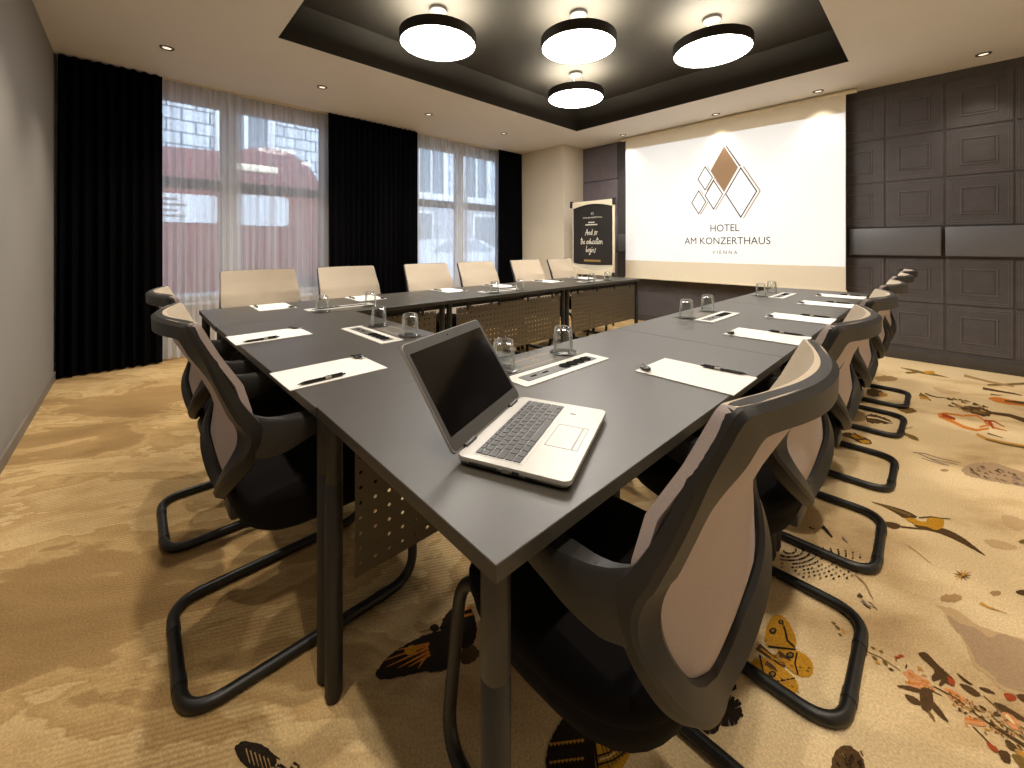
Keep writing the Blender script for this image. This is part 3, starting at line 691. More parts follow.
# ------------------------------------------------------------------ curtains
def drape(name, m, x, y0, y1, z0, z1, amp, n, thick, seed, hem=0.0, flare=0.0):
    rnd = random.Random(seed); bm = BM()
    S = n*8; ph = [rnd.uniform(-.9, .9) for _ in range(n+2)]; am = [rnd.uniform(.55, 1.25) for _ in range(n+2)]
    K = 7; rows = []
    for k in range(K+1):
        f = k/K; zz = z1 + (z0-z1)*f; row = []
        for i in range(S+1):
            t = i/S; c = t*n; j = int(c)
            a = am[j]*(1-(c-j)) + am[j+1]*(c-j); p = ph[j]*(1-(c-j)) + ph[j+1]*(c-j)
            dx = amp*(.45+.55*f)*a*math.sin(2*math.pi*c + p*f*1.3) + .2*amp*math.sin(5.3*math.pi*c*.37+seed)
            y = y0 + (y1-y0)*t + (t-.5)*flare*f
            row.append((x+dx, y + amp*.25*math.sin(4*math.pi*c+p)*f, zz + (hem*math.sin(c*2.1+seed) if k == K else 0) + (.008*abs(math.sin(math.pi*c)) if k == 0 else 0)))
        rows.append(row)
    V = [[bm.verts.new(p) for p in r] for r in rows]
    for k in range(K):
        for i in range(S): bm.faces.new((V[k][i], V[k][i+1], V[k+1][i+1], V[k+1][i]))
    if thick:
        bmesh.ops.solidify(bm, geom=bm.faces[:], thickness=thick)
    return obj(name, bm, m, angle=80)
CG = 'black velvet curtains'
tag(drape('curtain', M_curt, -5.17, -.475, .20, .012, 2.785, .035, 9, .004, 1, 0, .02), 'wide black floor-length curtain in the corner by the left wall', 'curtain', CG)
tag(drape('curtain', M_curt, -5.17, 1.745, 2.99, .012, 2.785, .035, 17, .004, 2), 'black floor-length curtain between the two windows', 'curtain', CG)
tag(drape('curtain', M_curt, -5.17, 4.55, 5.11, .012, 2.785, .032, 7, .004, 3), 'narrow black floor-length curtain beside the cream column', 'curtain', CG)
SG = 'white sheer curtains'
tag(drape('sheer_curtain', M_sheer, -5.24, .10, .86, .02, 2.782, .022, 12, 0, 4), 'white sheer curtain over the left half of the left window', 'sheer curtain', SG)
tag(drape('sheer_curtain', M_sheer, -5.28, .80, 1.82, .02, 2.782, .022, 14, 0, 5), 'white sheer curtain over the right half of the left window', 'sheer curtain', SG)
tag(drape('sheer_curtain', M_sheer, -5.24, 2.92, 3.95, .02, 2.782, .022, 14, 0, 6), 'white sheer curtain over the left half of the right window', 'sheer curtain', SG)
tag(drape('sheer_curtain', M_sheer, -5.28, 3.90, 4.75, .02, 2.782, .022, 12, 0, 7), 'white sheer curtain over the right half of the right window', 'sheer curtain', SG)
bm = BM(); box(bm, -5.32, -5.215, YA, 5.1, CZ-.010, CZ, bev=.003); tag(obj('curtain_track', bm, M_cream), 'cream curtain track along the ceiling above the windows', 'curtain track')

# ------------------------------------------------------------------ street outside
M_stone = None
def stone():
    m, nt, b = newmat('pale rusticated stone')
    tc = N(nt, 'ShaderNodeTexCoord'); mp = N(nt, 'ShaderNodeMapping'); mp.inputs['Rotation'].default_value = (R(90), 0, R(90))
    sp = N(nt, 'ShaderNodeSeparateXYZ'); cb = N(nt, 'ShaderNodeCombineXYZ'); L(nt, tc.outputs['Object'], sp.inputs[0]); L(nt, sp.outputs['Y'], cb.inputs['X']); L(nt, sp.outputs['Z'], cb.inputs['Y'])
    br = N(nt, 'ShaderNodeTexBrick'); br.inputs['Scale'].default_value = 1.0; br.inputs['Brick Width'].default_value = .62; br.inputs['Row Height'].default_value = .33; br.inputs['Mortar Size'].default_value = .022
    br.inputs['Color1'].default_value = rgb(172, 180, 186); br.inputs['Color2'].default_value = rgb(164, 172, 178); br.inputs['Mortar'].default_value = rgb(92, 100, 108); br.offset = .5
    L(nt, cb.outputs[0], br.inputs['Vector']); L(nt, br.outputs['Color'], b.inputs['Base Color']); b.inputs['Roughness'].default_value = .9
    return m
M_stone = stone()
M_plaster = mat('white facade plaster', rgb(184, 188, 190), .9); M_plinth = mat('grey street plinth', rgb(146, 150, 156), .9, noise=.1, nscale=1.5)
M_asph = mat('asphalt', rgb(100, 102, 106), .9, noise=.15, nscale=6); M_fwin = mat('facade window glass', rgb(96, 106, 114), .15)
FX = -14.0
bd = thing('building', 'pale stone building with tall windows across the street', 'building', (FX, 0, -.1))
bm = BM(); box(bm, -1, 0, -8, 24, 3.3, 14); obj('upper_facade', bm, M_stone, bd, smooth=False)
bm = BM(); box(bm, -1, 0.02, -8, 24, 0, 3.0); obj('ground_floor', bm, M_plinth, bd, smooth=False)
bm = BM(); box(bm, -1, .18, -8, 24, 3.0, 3.3, bev=.02); obj('cornice', bm, M_plaster, bd)
for cy in (-4.2, -.9, 2.4, 5.7, 8.7, 11.0, 14.6, 18.0):
    bm = BM()
    for a, b_ in ((cy-.75, cy-.55), (cy+.55, cy+.75)): box(bm, -.02, .10, a, b_, 3.3, 6.3, bev=.01)
    box(bm, -.02, .14, cy-.85, cy+.85, 6.3, 6.55, bev=.01); box(bm, -.02, .05, cy-.05, cy+.05, 3.3, 6.3); box(bm, -.02, .05, cy-.55, cy+.55, 5.3, 5.4)
    o = obj('window', bm, M_plaster, bd); bm = BM(); box(bm, -.015, .012, cy-.55, cy+.55, 3.35, 6.3); obj('pane', bm, M_fwin, o)
for cy in (-3, 1, 5.5, 8.0, 11.6, 15):
    bm = BM(); box(bm, -.02, .06, cy-.8, cy+.8, .2, 2.6, bev=.01); o = obj('shop_window', bm, M_plaster, bd); bm = BM(); box(bm, .05, .075, cy-.7, cy+.7, .35, 2.5); obj('pane', bm, M_fwin, o)
bm = BM(); box(bm, FX-.5, WX0, -8, 24, -.3, -.1); struct(obj('ground', bm, M_asph, smooth=False))
# red delivery van close to the window
M_red = mat('dark red van paint', rgb(112, 70, 66), .35); M_vanw = mat('white van panel and window reflection', rgb(188, 194, 200), .4); M_tyre = mat('tyre rubber', rgb(26, 26, 28), .8)
M_carglass = mat('car glass', rgb(128, 140, 150), .1)
van = thing('van', 'red delivery van with white side panels parked outside the left window', 'van', (-8.0, 0, -.1))
prof = smoothpoly([(-3.6, .5), (-3.6, 2.66), (1.0, 2.74), (1.6, 2.95), (2.05, 2.93), (2.42, 2.66), (2.75, 2.0), (3.25, 1.55), (3.3, .5)], 1)
bm = BM()
a = [bm.verts.new((0, y, z_)) for y, z_ in prof]; b_ = [bm.verts.new((-1.8, y, z_)) for y, z_ in prof]
for i in range(len(prof)): bm.faces.new((a[i], a[(i+1) % len(prof)], b_[(i+1) % len(prof)], b_[i]))
bm.faces.new(a); bm.faces.new(b_[::-1]); obj('body', bm, M_red, van)
bm = BM(); prism(bm, [(y, z_) for y, z_ in rrect(1.12, 2.02, 1.58, 2.10, .08)], 0, .012); o = obj('side_window', bm, M_vanw, van); o.rotation_euler = (R(90), 0, R(90))  # window coloured white to paint in the pale reflection on its glass
bm = BM(); prism(bm, rrect(-.6, .98, 1.60, 2.04, .03), 0, .012); o = obj('lettering_panel', bm, M_vanw, van); o.rotation_euler = (R(90), 0, R(90))
bm = BM()
for k in range(4): box(bm, .012, .016, -.5, .58-.1*(k % 2), 1.68+k*.085, 1.715+k*.085)
obj('panel_text', bm, M_darkframe, van)
bm = BM(); box(bm, -.01, .015, 1.10, 2.2, 2.17, 2.28, bev=.005); obj('stripe', bm, M_vanw, van)
bm = BM(); box(bm, -.01, .02, 1.2, 1.85, 2.50, 2.62, bev=.02); obj('roof_lamp_panel', bm, M_cream, van)
for cy in (-2.4, 2.3):
    bm = BM(); lathe(bm, [(0, 0), (.33, 0), (.36, -.03), (.36, -.22), (0, -.22)], 28); obj('wheel', bm, M_tyre, van, loc=(.02, cy, .36), rot=(0, R(90), 0))
# silver car
car = thing('car', 'silver car parked outside the right window', 'car', (-9.0, 6.4, -.1), 0)
prof = smoothpoly([(-2.1, .35), (-2.15, .78), (-1.75, .95), (-.9, 1.05), (-.35, 1.40), (.75, 1.44), (1.5, 1.10), (2.0, 1.02), (2.1, .7), (2.1, .35)], 1)
bm = BM(); a = [bm.verts.new((0, y, z_)) for y, z_ in prof]; b_ = [bm.verts.new((-1.7, y, z_)) for y, z_ in prof]
for i in range(len(prof)): bm.faces.new((a[i], a[(i+1) % len(prof)], b_[(i+1) % len(prof)], b_[i]))
bm.faces.new(a); bm.faces.new(b_[::-1]); obj('body', bm, mat('silver car paint', rgb(172, 180, 188), .3, .2), car)
bm = BM(); prism(bm, [(-.82, 1.06), (-.32, 1.36), (.7, 1.39), (1.3, 1.12), (1.2, 1.05)], 0, .01); o = obj('side_window', bm, M_carglass, car); o.rotation_euler = (R(90), 0, R(90))
for cy in (-1.35, 1.3):
    bm = BM(); lathe(bm, [(0, 0), (.3, 0), (.32, -.03), (.32, -.2), (0, -.2)], 28); obj('wheel', bm, M_tyre, car, loc=(.02, cy, .32), rot=(0, R(90), 0))

# ------------------------------------------------------------------ tables (local: length along x, sitting side at -y, inner side at +y)
TLn, TWd, TH_, TT = 1.40, 0.70, 0.74, 0.026
M_slot = mat('clip black', rgb(18, 17, 16), .5)
def make_table():
    t = thing('meeting_table', '', 'table', group='dark grey meeting tables set in a U')
    bm = BM(); h = .0008
    box(bm, -TLn/2+h, TLn/2-h, -TWd/2, TWd/2, TH_-TT, TH_, 1, bev=.0012, seg=1)
    for f in bm.faces:
        f.normal_update()
        if f.normal.z > .6: f.material_index = 0
    obj('tabletop', bm, [M_top, M_topedge], t)
    for sx in (-1, 1):
        for sy in (-1, 1):
            bm = BM(); r = .0215
            lathe(bm, [(0, 0), (r*.8, 0), (r*.9, .012), (r, .014), (r, .548), (r-.0012, .55), (r-.0012, .553), (r, .555), (r, TH_-TT), (0, TH_-TT)], 28, (sx*(TLn/2-.032), sy*(TWd/2-.036), 0)); obj('leg', bm, M_legblack, t)
    bm = BM()
    for sy in (-1, 1): box(bm, -TLn/2+.055, TLn/2-.055, sy*(TWd/2-.06)-.012, sy*(TWd/2-.06)+.012, TH_-TT-.04, TH_-TT, bev=.002)
    for sx in (-1, 1): box(bm, sx*(TLn/2-.045)-.012, sx*(TLn/2-.045)+.012, -TWd/2+.06, TWd/2-.06, TH_-TT-.04, TH_-TT, bev=.002)
    obj('frame_rail', bm, M_legblack, t)
    y = TWd/2-.026
    bm = BM(); box(bm, -.61, .61, y-.001, y+.001, .265, .672); p = obj('modesty_panel', bm, M_perf, t, smooth=False)
    for x in (-.5, -.17, .17, .5):
        bm = BM(); box(bm, x-.010, x+.010, y-.006, y+.006, .645, TH_-TT, bev=.002); obj('clip', bm, M_slot, p)
    cy = TWd/2-.225
    bm = BM(); prism(bm, rrect(-.213, .213, cy-.051, cy+.051, .006), TH_, TH_+.003); f = obj('socket_frame', bm, M_frame, t)
    bm = BM(); prism(bm, rrect(-.176, .176, cy-.0235, cy+.0235, .003), TH_+.003, TH_+.0042); obj('socket_strip', bm, M_strip, f)
    for k in range(4):
        bm = BM(); lathe(bm, [(.0205, .0), (.0205, .0025), (.0185, .0025), (.0175, .0008), (0, .0008)], 24, (.022+k*.038, cy, TH_+.004), caps=False); obj('socket', bm, M_socket, f)
    for k in range(2):
        bm = BM(); box(bm, -.13+k*.055-.012, -.13+k*.055+.012, cy-.004, cy+.004, TH_+.004, TH_+.0052); obj('data_port', bm, M_socket, f)
    return t
tb0 = make_table()
# (centre x, centre y, rotation, label); rotation: right wing sits on +x side, base sits on -y side, window wing sits on -x side
RXC, WXC = -.39-.35, -3.19+.35
TB = [(RXC, .338+.7, R(90), 'dark grey meeting table under the open laptop'),
      (RXC, .338+2.1, R(90), 'second dark grey table of the right wing, behind the laptop table'),
      (RXC, .338+3.5, R(90), 'farthest dark grey table of the right wing, nearest the projection screen'),
      (-1.79, .318+.35, R(1.4), 'dark grey table joining the two wings at the left front'),
      (WXC, .297+.7, R(-90), 'dark grey table at the near end of the window wing'),
      (WXC, .297+2.1, R(-90), 'dark grey table in the middle of the window wing'),
      (WXC, .297+3.5, R(-90), 'dark grey table at the far end of the window wing by the flip chart')]
TABS = []
for i, (x, y, rz, lb) in enumerate(TB):
    if i == 0: tb0.location = (x, y, 0); tb0.rotation_euler = (0, 0, rz); tb0['label'] = lb; TABS.append(tb0)
    else: TABS.append(dup(tb0, (x, y, 0), rz, lb))
def tloc(i, lx, ly):
    x, y, rz, _ = TB[i]
    return (x + lx*math.cos(rz) - ly*math.sin(rz), y + lx*math.sin(rz) + ly*math.cos(rz))

# ------------------------------------------------------------------ mats, coasters and upturned glasses
def make_mat():
    bm = BM(); prism(bm, rrect(-.205, .205, -.058, .058, .006), 0, .0022)
    o = obj('table_mat', bm, M_matgrey); tag(o, '', 'mat', 'dark table mats with gold emblem')
    bm = BM()
    for s in (-1, 1): box(bm, -.2, .2, s*.034-.0011, s*.034+.0011, .0022, .0027)
    obj('gold_line', bm, M_gold, o)
    bm = BM()
    lathe(bm, [(.011, .0022), (.011, .0028), (.009, .0028), (.009, .0022)], 24, caps=False); box(bm, -.018, -.013, -.001, .001, .0022, .0027); box(bm, .013, .018, -.001, .001, .0022, .0027)
    obj('emblem', bm, M_gold, o)
    return o
def make_glass():
    bm = BM()
    outer = [(.0375, .0), (.0378, .004), (.0372, .03), (.0355, .065), (.0335, .086), (.030, .0935), (.024, .096), (0, .0962)]
    inner = [(0, .086), (.022, .0855), (.028, .082), (.031, .072), (.0335, .05), (.0352, .02), (.0357, .002), (.0375, .0)]
    lathe(bm, outer+inner, 32, caps=False)
    o = obj('drinking_glass', bm, M_glass, angle=60); tag(o, '', 'glass', 'upturned drinking glasses'); return o
def make_coaster():
    bm = BM(); lathe(bm, [(0, 0), (.05, 0), (.0512, .001), (.0512, .0025), (.05, .0032), (0, .0032)], 40)
    o = obj('coaster', bm, M_coaster); tag(o, '', 'coaster', 'round black coasters'); return o
m0, g0, c0 = make_mat(), make_glass(), make_coaster()
TN = ['by the open laptop', 'on the middle table of the right wing', 'on the far table of the right wing', 'on the front joining table', 'on the near window-side table', 'on the middle window-side table', 'on the far window-side table']
GS = {0: ('left', 'right'), 1: ('left', 'right'), 2: ('left', 'right'), 3: ('left', 'right'), 4: ('left', 'right'), 5: ('left', 'right'), 6: ('left', 'right')}
first = True
for i in range(7):
    rz = TB[i][2]; my = TWd/2-.11
    x, y = tloc(i, 0, my)
    o = m0 if i == 0 else dup(m0, (0, 0, 0), 0, '')
    o.location = (x, y, TH_+.0003); o.rotation_euler = (0, 0, rz); o['label'] = 'dark mat with gold lines ' + TN[i]
    for s in (-1, 1):
        side = ('left' if s < 0 else 'right') if i < 4 else ('right' if s < 0 else 'left')
        x, y = tloc(i, s*.153, my)
        c = c0 if first else dup(c0, (0, 0, 0), 0, ''); g = g0 if first else dup(g0, (0, 0, 0), 0, ''); first = False
        c.location = (x, y, TH_+.0027); g.location = (x, y, TH_+.0061)
        c['label'] = 'black coaster under the %s upturned glass %s' % (side, TN[i]); g['label'] = '%s of the two upturned glasses %s' % (side, TN[i])

# ------------------------------------------------------------------ paper, pen and sweet at each seat
def make_paper():
    bm = BM()
    for k in range(4):
        dx, dy = random.uniform(-.0012, .0012), random.uniform(-.0012, .0012)
        box(bm, -.105+dx, .105+dx, -.148+dy, .148+dy, k*.0007, k*.0007+.0007)
    o = obj('writing_paper', bm, M_white, smooth=False); tag(o, '', 'paper', 'sheets of white writing paper'); return o
def make_pen():
    t = thing('ballpoint_pen', '', 'pen', group='black ballpoint pens')
    bm = BM(); lathe(bm, [(.0004, -.07), (.0012, -.066), (.0042, -.055), (.0050, -.045), (.0050, -.005), (.0046, 0), (.0052, .003), (.0052, .055), (.0048, .062), (.003, .063), (.003, .070), (.0018, .072), (0, .072)], 14); o = obj('barrel', bm, M_pen, t, rot=(R(-90), 0, 0), loc=(0, 0, .0054))
    bm = BM(); box(bm, -.0015, .0015, .012, .062, .0105, .012, bev=.0004); box(bm, -.0015, .0015, .056, .062, .008, .012); obj('clip', bm, M_pen, t)
    bm = BM(); lathe(bm, [(.0053, .010), (.00535, .011), (.00535, .026), (.0053, .027)], 14, caps=False); obj('printed_band', bm, M_silver, t, rot=(R(-90), 0, 0), loc=(0, 0, .0054))
    return t
def make_sweet():
    t = thing('wrapped_sweet', '', 'sweet', group='small dark wrapped sweets')
    bm = BM(); lathe(bm, [(0, .001), (.012, .001), (.0165, .004), (.017, .007), (.014, .010), (0, .011)], 20); o = obj('candy', bm, M_sweet, t)
    for s in (-1, 1):
        bm = BM()
        pts = [(s*.013, 0, .006), (s*.02, -.007, .0085), (s*.028, -.013, .006), (s*.029, -.003, .011), (s*.030, .006, .006), (s*.027, .013, .009), (s*.02, .007, .006)]
        v = [bm.verts.new(p) for p in pts]
        for q in range(1, len(v)-1): bm.faces.new((v[0], v[q], v[q+1]))
        bmesh.ops.solidify(bm, geom=bm.faces[:], thickness=.0006)
        obj('wrapper_twist', bm, M_sweet, t)
    return t
p0, n0, s0 = make_paper(), make_pen(), make_sweet()
# seats: x, y of the paper, heading of the sitter (rotation of local +y)
CHR = [.732, 1.41, 2.06, 2.74, 3.50, 4.13]
CHW = [.68, 1.33, 2.10, 2.72, 3.48, 4.14]
CHB = [-1.45, -2.16]
SEATS = []
for k, y in enumerate((1.295, 2.08, 2.72, 3.49, 4.10)): SEATS.append((-.53, y, R(90), ['second', 'third', 'fourth', 'fifth', 'sixth'][k] + ' chair of the right row'))
SEATS += [(-1.36, .465, R(1.4), 'nearer chair at the front table'), (-2.075, .448, R(1.4), 'farther chair at the front table')]
for k, y in enumerate((.67, 1.30, 2.07, 2.67, 3.40, 4.05)): SEATS.append((-3.03, y, R(-90), ['first', 'second', 'third', 'fourth', 'fifth', 'sixth'][k] + ' window-side chair from the left'))
for i, (x, y, h, lb) in enumerate(SEATS):
    def at(r, f): return (x + r*math.cos(h) - f*math.sin(h), y + r*math.sin(h) + f*math.cos(h))
    p = p0 if i == 0 else dup(p0, (0, 0, 0), 0, '')
    p.location = (x, y, TH_+.0003); p.rotation_euler = (0, 0, h); p['label'] = 'white paper on the table before the ' + lb
    zz = TH_ + .0033
    a = at(.095 if i < 5 else .085, -.055); q = n0 if i == 0 else dup(n0, (0, 0, 0), 0, '')
    q.location = (a[0], a[1], zz); q.rotation_euler = (0, 0, h+random.uniform(-.06, .06)); q['label'] = 'black pen lying on the paper before the ' + lb
    a = at(-.075, .127) if i < 5 else at(-.08, .128); q = s0 if i == 0 else dup(s0, (0, 0, 0), 0, '')
    q.location = (a[0], a[1], zz); q.rotation_euler = (0, 0, h+.5+random.uniform(-.4, .4)); q['label'] = 'dark wrapped sweet on the paper before the ' + lb

# ------------------------------------------------------------------ laptop
lp = thing('laptop', 'open silver laptop with a black screen on the nearest table', 'laptop', (0, 0, 0))
bl, br = (-.620, .440), (-.741, .729)
wv = Vector((br[0]-bl[0], br[1]-bl[1])).normalized()
lp.location = (bl[0]+wv.x*.1595, bl[1]+wv.y*.1595, TH_+.0005); lp.rotation_euler = (0, 0, math.atan2(wv.y, wv.x))
# local: x along the hinge, -y towards the user
LW, LD = .319, .220
bm = BM()
out = rrect(-LW/2, LW/2, -LD, 0, .014, 6)
lo = [(x*.965, (y+LD/2)*.95-LD/2) for x, y in out]
ring_surf(bm, [[(x, y, .003) for x, y in lo], [(x, y, .010) for x, y in out], [(x, y, .0165) for x, y in out], [(x*.996, (y+LD/2)*.996-LD/2, .018) for x, y in out]], 0)
obj('base', bm, M_silver, lp)
bm = BM(); box(bm, -LW/2*.93, LW/2*.93, -LD*.93, -LD*.06, .0, .0045, bev=.001); obj('underside', bm, M_clamp, lp)
bm = BM(); prism(bm, rrect(-.142, .142, -.128, -.026, .003), .018, .0184); kb = obj('keyboard', bm, M_silver, lp)
rows = [(14, .0115), (14, .0165), (14, .0165), (13, .0165), (13, .0165), (9, .0165)]
y = -.029
wsp = {5: [1, 1, 1, 1, 5.2, 1, 1, 1, 1]}
for ri, (n, hgt) in enumerate(rows):
    ws = wsp.get(ri, [1.0]*n)
    if ri == 1: ws = [1]*13 + [1.7]
    if ri == 2: ws = [1.5] + [1]*12 + [1.2]
    if ri == 3: ws = [1.8] + [1]*11 + [1.9]
    if ri == 4: ws = [1.3] + [1]*11 + [2.4]
    tot = sum(ws); x = -.139; u = .278/tot
    for wk in ws:
        bm = BM(); box(bm, x+.0011, x+u*wk-.0011, y-hgt+.0016, y, .0184, .0198, bev=.0006, seg=1); obj('key', bm, M_key, kb)
        x += u*wk
    y -= hgt
def outline(bm, x0, x1, y0, y1, zz, t=.0009):
    box(bm, x0, x1, y0, y0+t, zz, zz+.0003); box(bm, x0, x1, y1-t, y1, zz, zz+.0003); box(bm, x0, x0+t, y0, y1, zz, zz+.0003); box(bm, x1-t, x1, y0, y1, zz, zz+.0003)
bm = BM(); outline(bm, -.055, .045, -.192, -.138, .018); outline(bm, -.055, .045, -.204, -.193, .018); obj('touchpad', bm, M_keyline, lp)
bm = BM(); box(bm, .105, .109, -.158, -.146, .018, .0184); obj('fingerprint_reader', bm, M_key, lp)
bm = BM(); 
for k in range(18): box(bm, -LW/2-.0004, -LW/2+.001, -.030-k*.0032, -.028-k*.0032, .0075, .0125)
obj('vent', bm, M_clamp, lp)
for k, (ya, yb) in enumerate(((-.108, -.093), (-.128, -.114), (-.162, -.140))):
    bm = BM(); box(bm, -LW/2-.0006, -LW/2+.001, ya, yb, .007, .0135 if k < 2 else .010); obj('side_port', bm, M_chrome if k == 0 else M_clamp, lp)
for sx in (-1, 1):
    bm = BM(); tube(bm, [(sx*.105-.02, .001, .0175), (sx*.105+.02, .001, .0175)], .0055, 12); obj('hinge', bm, M_bezel, lp)
la = R(123.5); LH = .232
bm = BM(); lid_out = rrect(-LW/2, LW/2, 0, LH, .013, 6)
ring_surf(bm, [[(x, y, -.0055) for x, y in lid_out], [(x, y, -.0005) for x, y in lid_out]]); 
lid = obj('lid', bm, M_silver, lp)
lid.location = (0, .003, .0165); lid.rotation_euler = (math.pi-la, 0, 0)
bm = BM(); prism(bm, rrect(-LW/2+.002, LW/2-.002, .003, LH-.002, .012), -.0005, .0006); obj('bezel', bm, M_bezel, lid)
bm = BM(); prism(bm, rrect(-LW/2+.012, LW/2-.012, .030, LH-.024, .002), .0006, .0009); obj('display', bm, M_glossblack, lid)
bm = BM(); lathe(bm, [(0, .0006), (.0022, .0006), (.0022, .001), (0, .001)], 12, (0, LH-.012, 0)); obj('webcam', bm, M_glossblack, lid)

# ------------------------------------------------------------------ chairs (local: +y towards the table, x sideways)
YC = [(.40, -.190), (.46, -.201), (.50, -.212), (.55, -.222), (.60, -.217), (.65, -.217), (.72, -.236), (.80, -.272), (.88, -.315), (.966, -.352)]
WRAP = [(.36, .0), (.50, .0), (.60, .012), (.65, .016), (.72, .034), (.80, .046), (.966, .044)]
def lt(tab, z_):
    if z_ <= tab[0][0]: return tab[0][1]
    for (a, va), (b_, vb) in zip(tab, tab[1:]):
        if z_ <= b_: return va + (vb-va)*(z_-a)/(b_-a)
    return tab[-1][1]
def ysurf(x, z_): return lt(YC, z_) + lt(WRAP, z_)*(x/.22)**2
# stations of the back frame, top middle to bottom tip: inner edge, outer edge
ST0 = [((0, -.350, .919), (0, -.352, .966)), ((.06, -.346, .919), (.06, -.348, .966)), ((.11, -.335, .920), (.115, -.337, .966)), ((.150, -.320, .921), (.17, -.322, .966)), ((.170, -.312, .921), (.212, -.309, .966)),
      ((.180, -.306, .915), (.236, -.300, .961)), ((.180, -.290, .88), (.240, -.284, .925)), ((.178, -.262, .835), (.243, -.263, .875)), ((.177, -.243, .80), (.246, -.247, .83)), ((.181, -.228, .76), (.249, -.227, .778)), ((.190, -.214, .72), (.254, -.204, .725)),
      ((.204, -.199, .68), (.257, -.180, .672)), ((.211, -.200, .645), (.255, -.182, .632)), ((.206, -.209, .612), (.243, -.205, .595)), ((.179, -.219, .572), (.213, -.228, .550)), ((.136, -.219, .538), (.165, -.238, .508)), ((.089, -.212, .508), (.112, -.236, .472)),
      ((.051, -.206, .484), (.066, -.228, .443)), ((.023, -.202, .472), (.028, -.221, .430)), ((0, -.201, .469), (0, -.219, .427))]
DF = [.012]*9 + [.016, .022, .034, .044, .042, .034, .028, .024, .021, .020, .020]
def make_chair(stretch=1.0):
    sz = lambda z_: z_ if z_ > .70 else .70 - (.70-z_)*stretch
    ST = [((i[0], i[1]+.013, sz(i[2])), (o[0], o[1]+.013, sz(o[2]))) for i, o in ST0]
    t = thing('meeting_chair', '', 'chair', group='black cantilever meeting chairs with rose beige backs')
    full = [(Vector(i), Vector(o), d_) for (i, o), d_ in zip(ST, DF)] + [(Vector((-i[0], i[1], i[2])), Vector((-o[0], o[1], o[2])), d_) for (i, o), d_ in list(zip(ST, DF))[-2:0:-1]]
    # refine the stations with a closed Catmull-Rom curve
    def cr(a, b_, c, d, u): return .5*((2*b_) + (c-a)*u + (2*a-5*b_+4*c-d)*u*u + (3*b_-a-3*c+d)*u**3)
    m_ = len(full); fine = []
    for i in range(m_):
        q = [full[(i+k) % m_] for k in (-1, 0, 1, 2)]
        for u in (0, .25, .5, .75): fine.append(tuple(cr(q[0][e_], q[1][e_], q[2][e_], q[3][e_], u) for e_ in (0, 1, 2)))
    n = len(fine); rings = []
    for i in range(n):
        I, O, df = fine[i]; pI, pO, _ = fine[i-1]; nI, nO, _ = fine[(i+1) % n]
        c = (I+O)/2; wv_ = (O-I); w = wv_.length/2; wv_.normalize()
        tan = ((nI+nO)-(pI+pO)).normalized()
        nr = tan.cross(wv_).normalized()
        if nr.y > 0: nr = -nr
        # rear-facing normal; lower wings turn outwards
        d = .0135 if c.z > .7 else .0115
        e_ = min(.007, w*.3)
        prof = [(-w, d*.35), (-w+e_, d), (w-e_, d), (w, d*.35), (w+.001, -df*.8), (w-e_*.8, -df), (-w+e_*1.6, -d), (-w, -d*.2)]
        rings.append([c + wv_*u + nr*v for u, v in prof])
    bm = BM(); ring_surf(bm, rings, 0, closed=True); bf = obj('back_frame', bm, M_blackplastic, t, angle=28)
    # woven back on the front of the frame
    HW = [(.466, .036), (.478, .062), (.500, .104), (.532, .152), (.566, .197), (.606, .224), (.645, .229), (.68, .232), (.705, .246), (.725, .249), (.80, .247), (.88, .242), (.95, .238), (.960, .2365), (.966, .2325)]
    bm = BM(); rings = []; zs = sorted(set([.466 + (.966-.466)*k/36 for k in range(37)] + [.95, .960]))
    for z_ in zs:
        w = lt(HW, z_); rf, rb = [], []
        for j in range(17):
            x = -w + 2*w*j/16; y = ysurf(x, z_)
            edge = .003 if j in (0, 16) else 0
            rf.append(Vector((x, y+.0325-edge, sz(z_)))); rb.append(Vector((x, y+.013, sz(z_))))
        rings.append(rf + rb[::-1])
    ring_surf(bm, rings, 0, caps=False)
    for k in (0, -1):
        v = [bm.verts.new(p) for p in rings[k]]
        for j in range(16): bm.faces.new((v[j], v[j+1], v[32-j], v[33-j]))
    bm.normal_update()
    for f in bm.faces:
        c_ = f.calc_center_median()
        if c_.y < ysurf(c_.x, c_.z if c_.z > .70 else .70-(.70-c_.z)/stretch) + .022: f.material_index = 1
    obj('backrest', bm, [M_fabric, M_mesh], t, angle=50)
    # arms: flow forward out of the side of the frame
    TOPZ = [(-.16, .712), (-.13, .697), (-.10, .690), (-.05, .686), (.02, .684), (.15, .682)]
    LOWZ = [(-.16, .600), (-.12, .592), (-.08, .602), (-.03, .625), (.03, .644), (.08, .653), (.15, .660)]
    XC = [(-.16, .237), (-.10, .242), (0, .246), (.15, .244)]
    for s in (-1, 1):
        bm = BM(); rings = []
        K = 28
        for k in range(K+1):
            f = k/K; y = -.158 + f*.293
            topz, low = lt(TOPZ, y), lt(LOWZ, y)
            wd = .010 + .014*min(1, max(0, (y+.15)/.10))
            xc = s*lt(XC, y)
            if f > .96: wd *= .8; topz -= .004; low += .004
            h2 = (topz-low)/2; zc = (topz+low)/2; b_ = min(.008, h2*.5)
            prof = [(-wd, -h2+b_), (-wd+b_*.6, -h2), (wd-b_*.6, -h2), (wd, -h2+b_), (wd, h2-b_), (wd-b_*.7, h2), (-wd+b_*.7, h2), (-wd, h2-b_)]
            rings.append([Vector((xc+u, y, zc+v)) for u, v in prof])
        ring_surf(bm, rings, 0); obj('armrest', bm, M_blackplastic, t, angle=40)
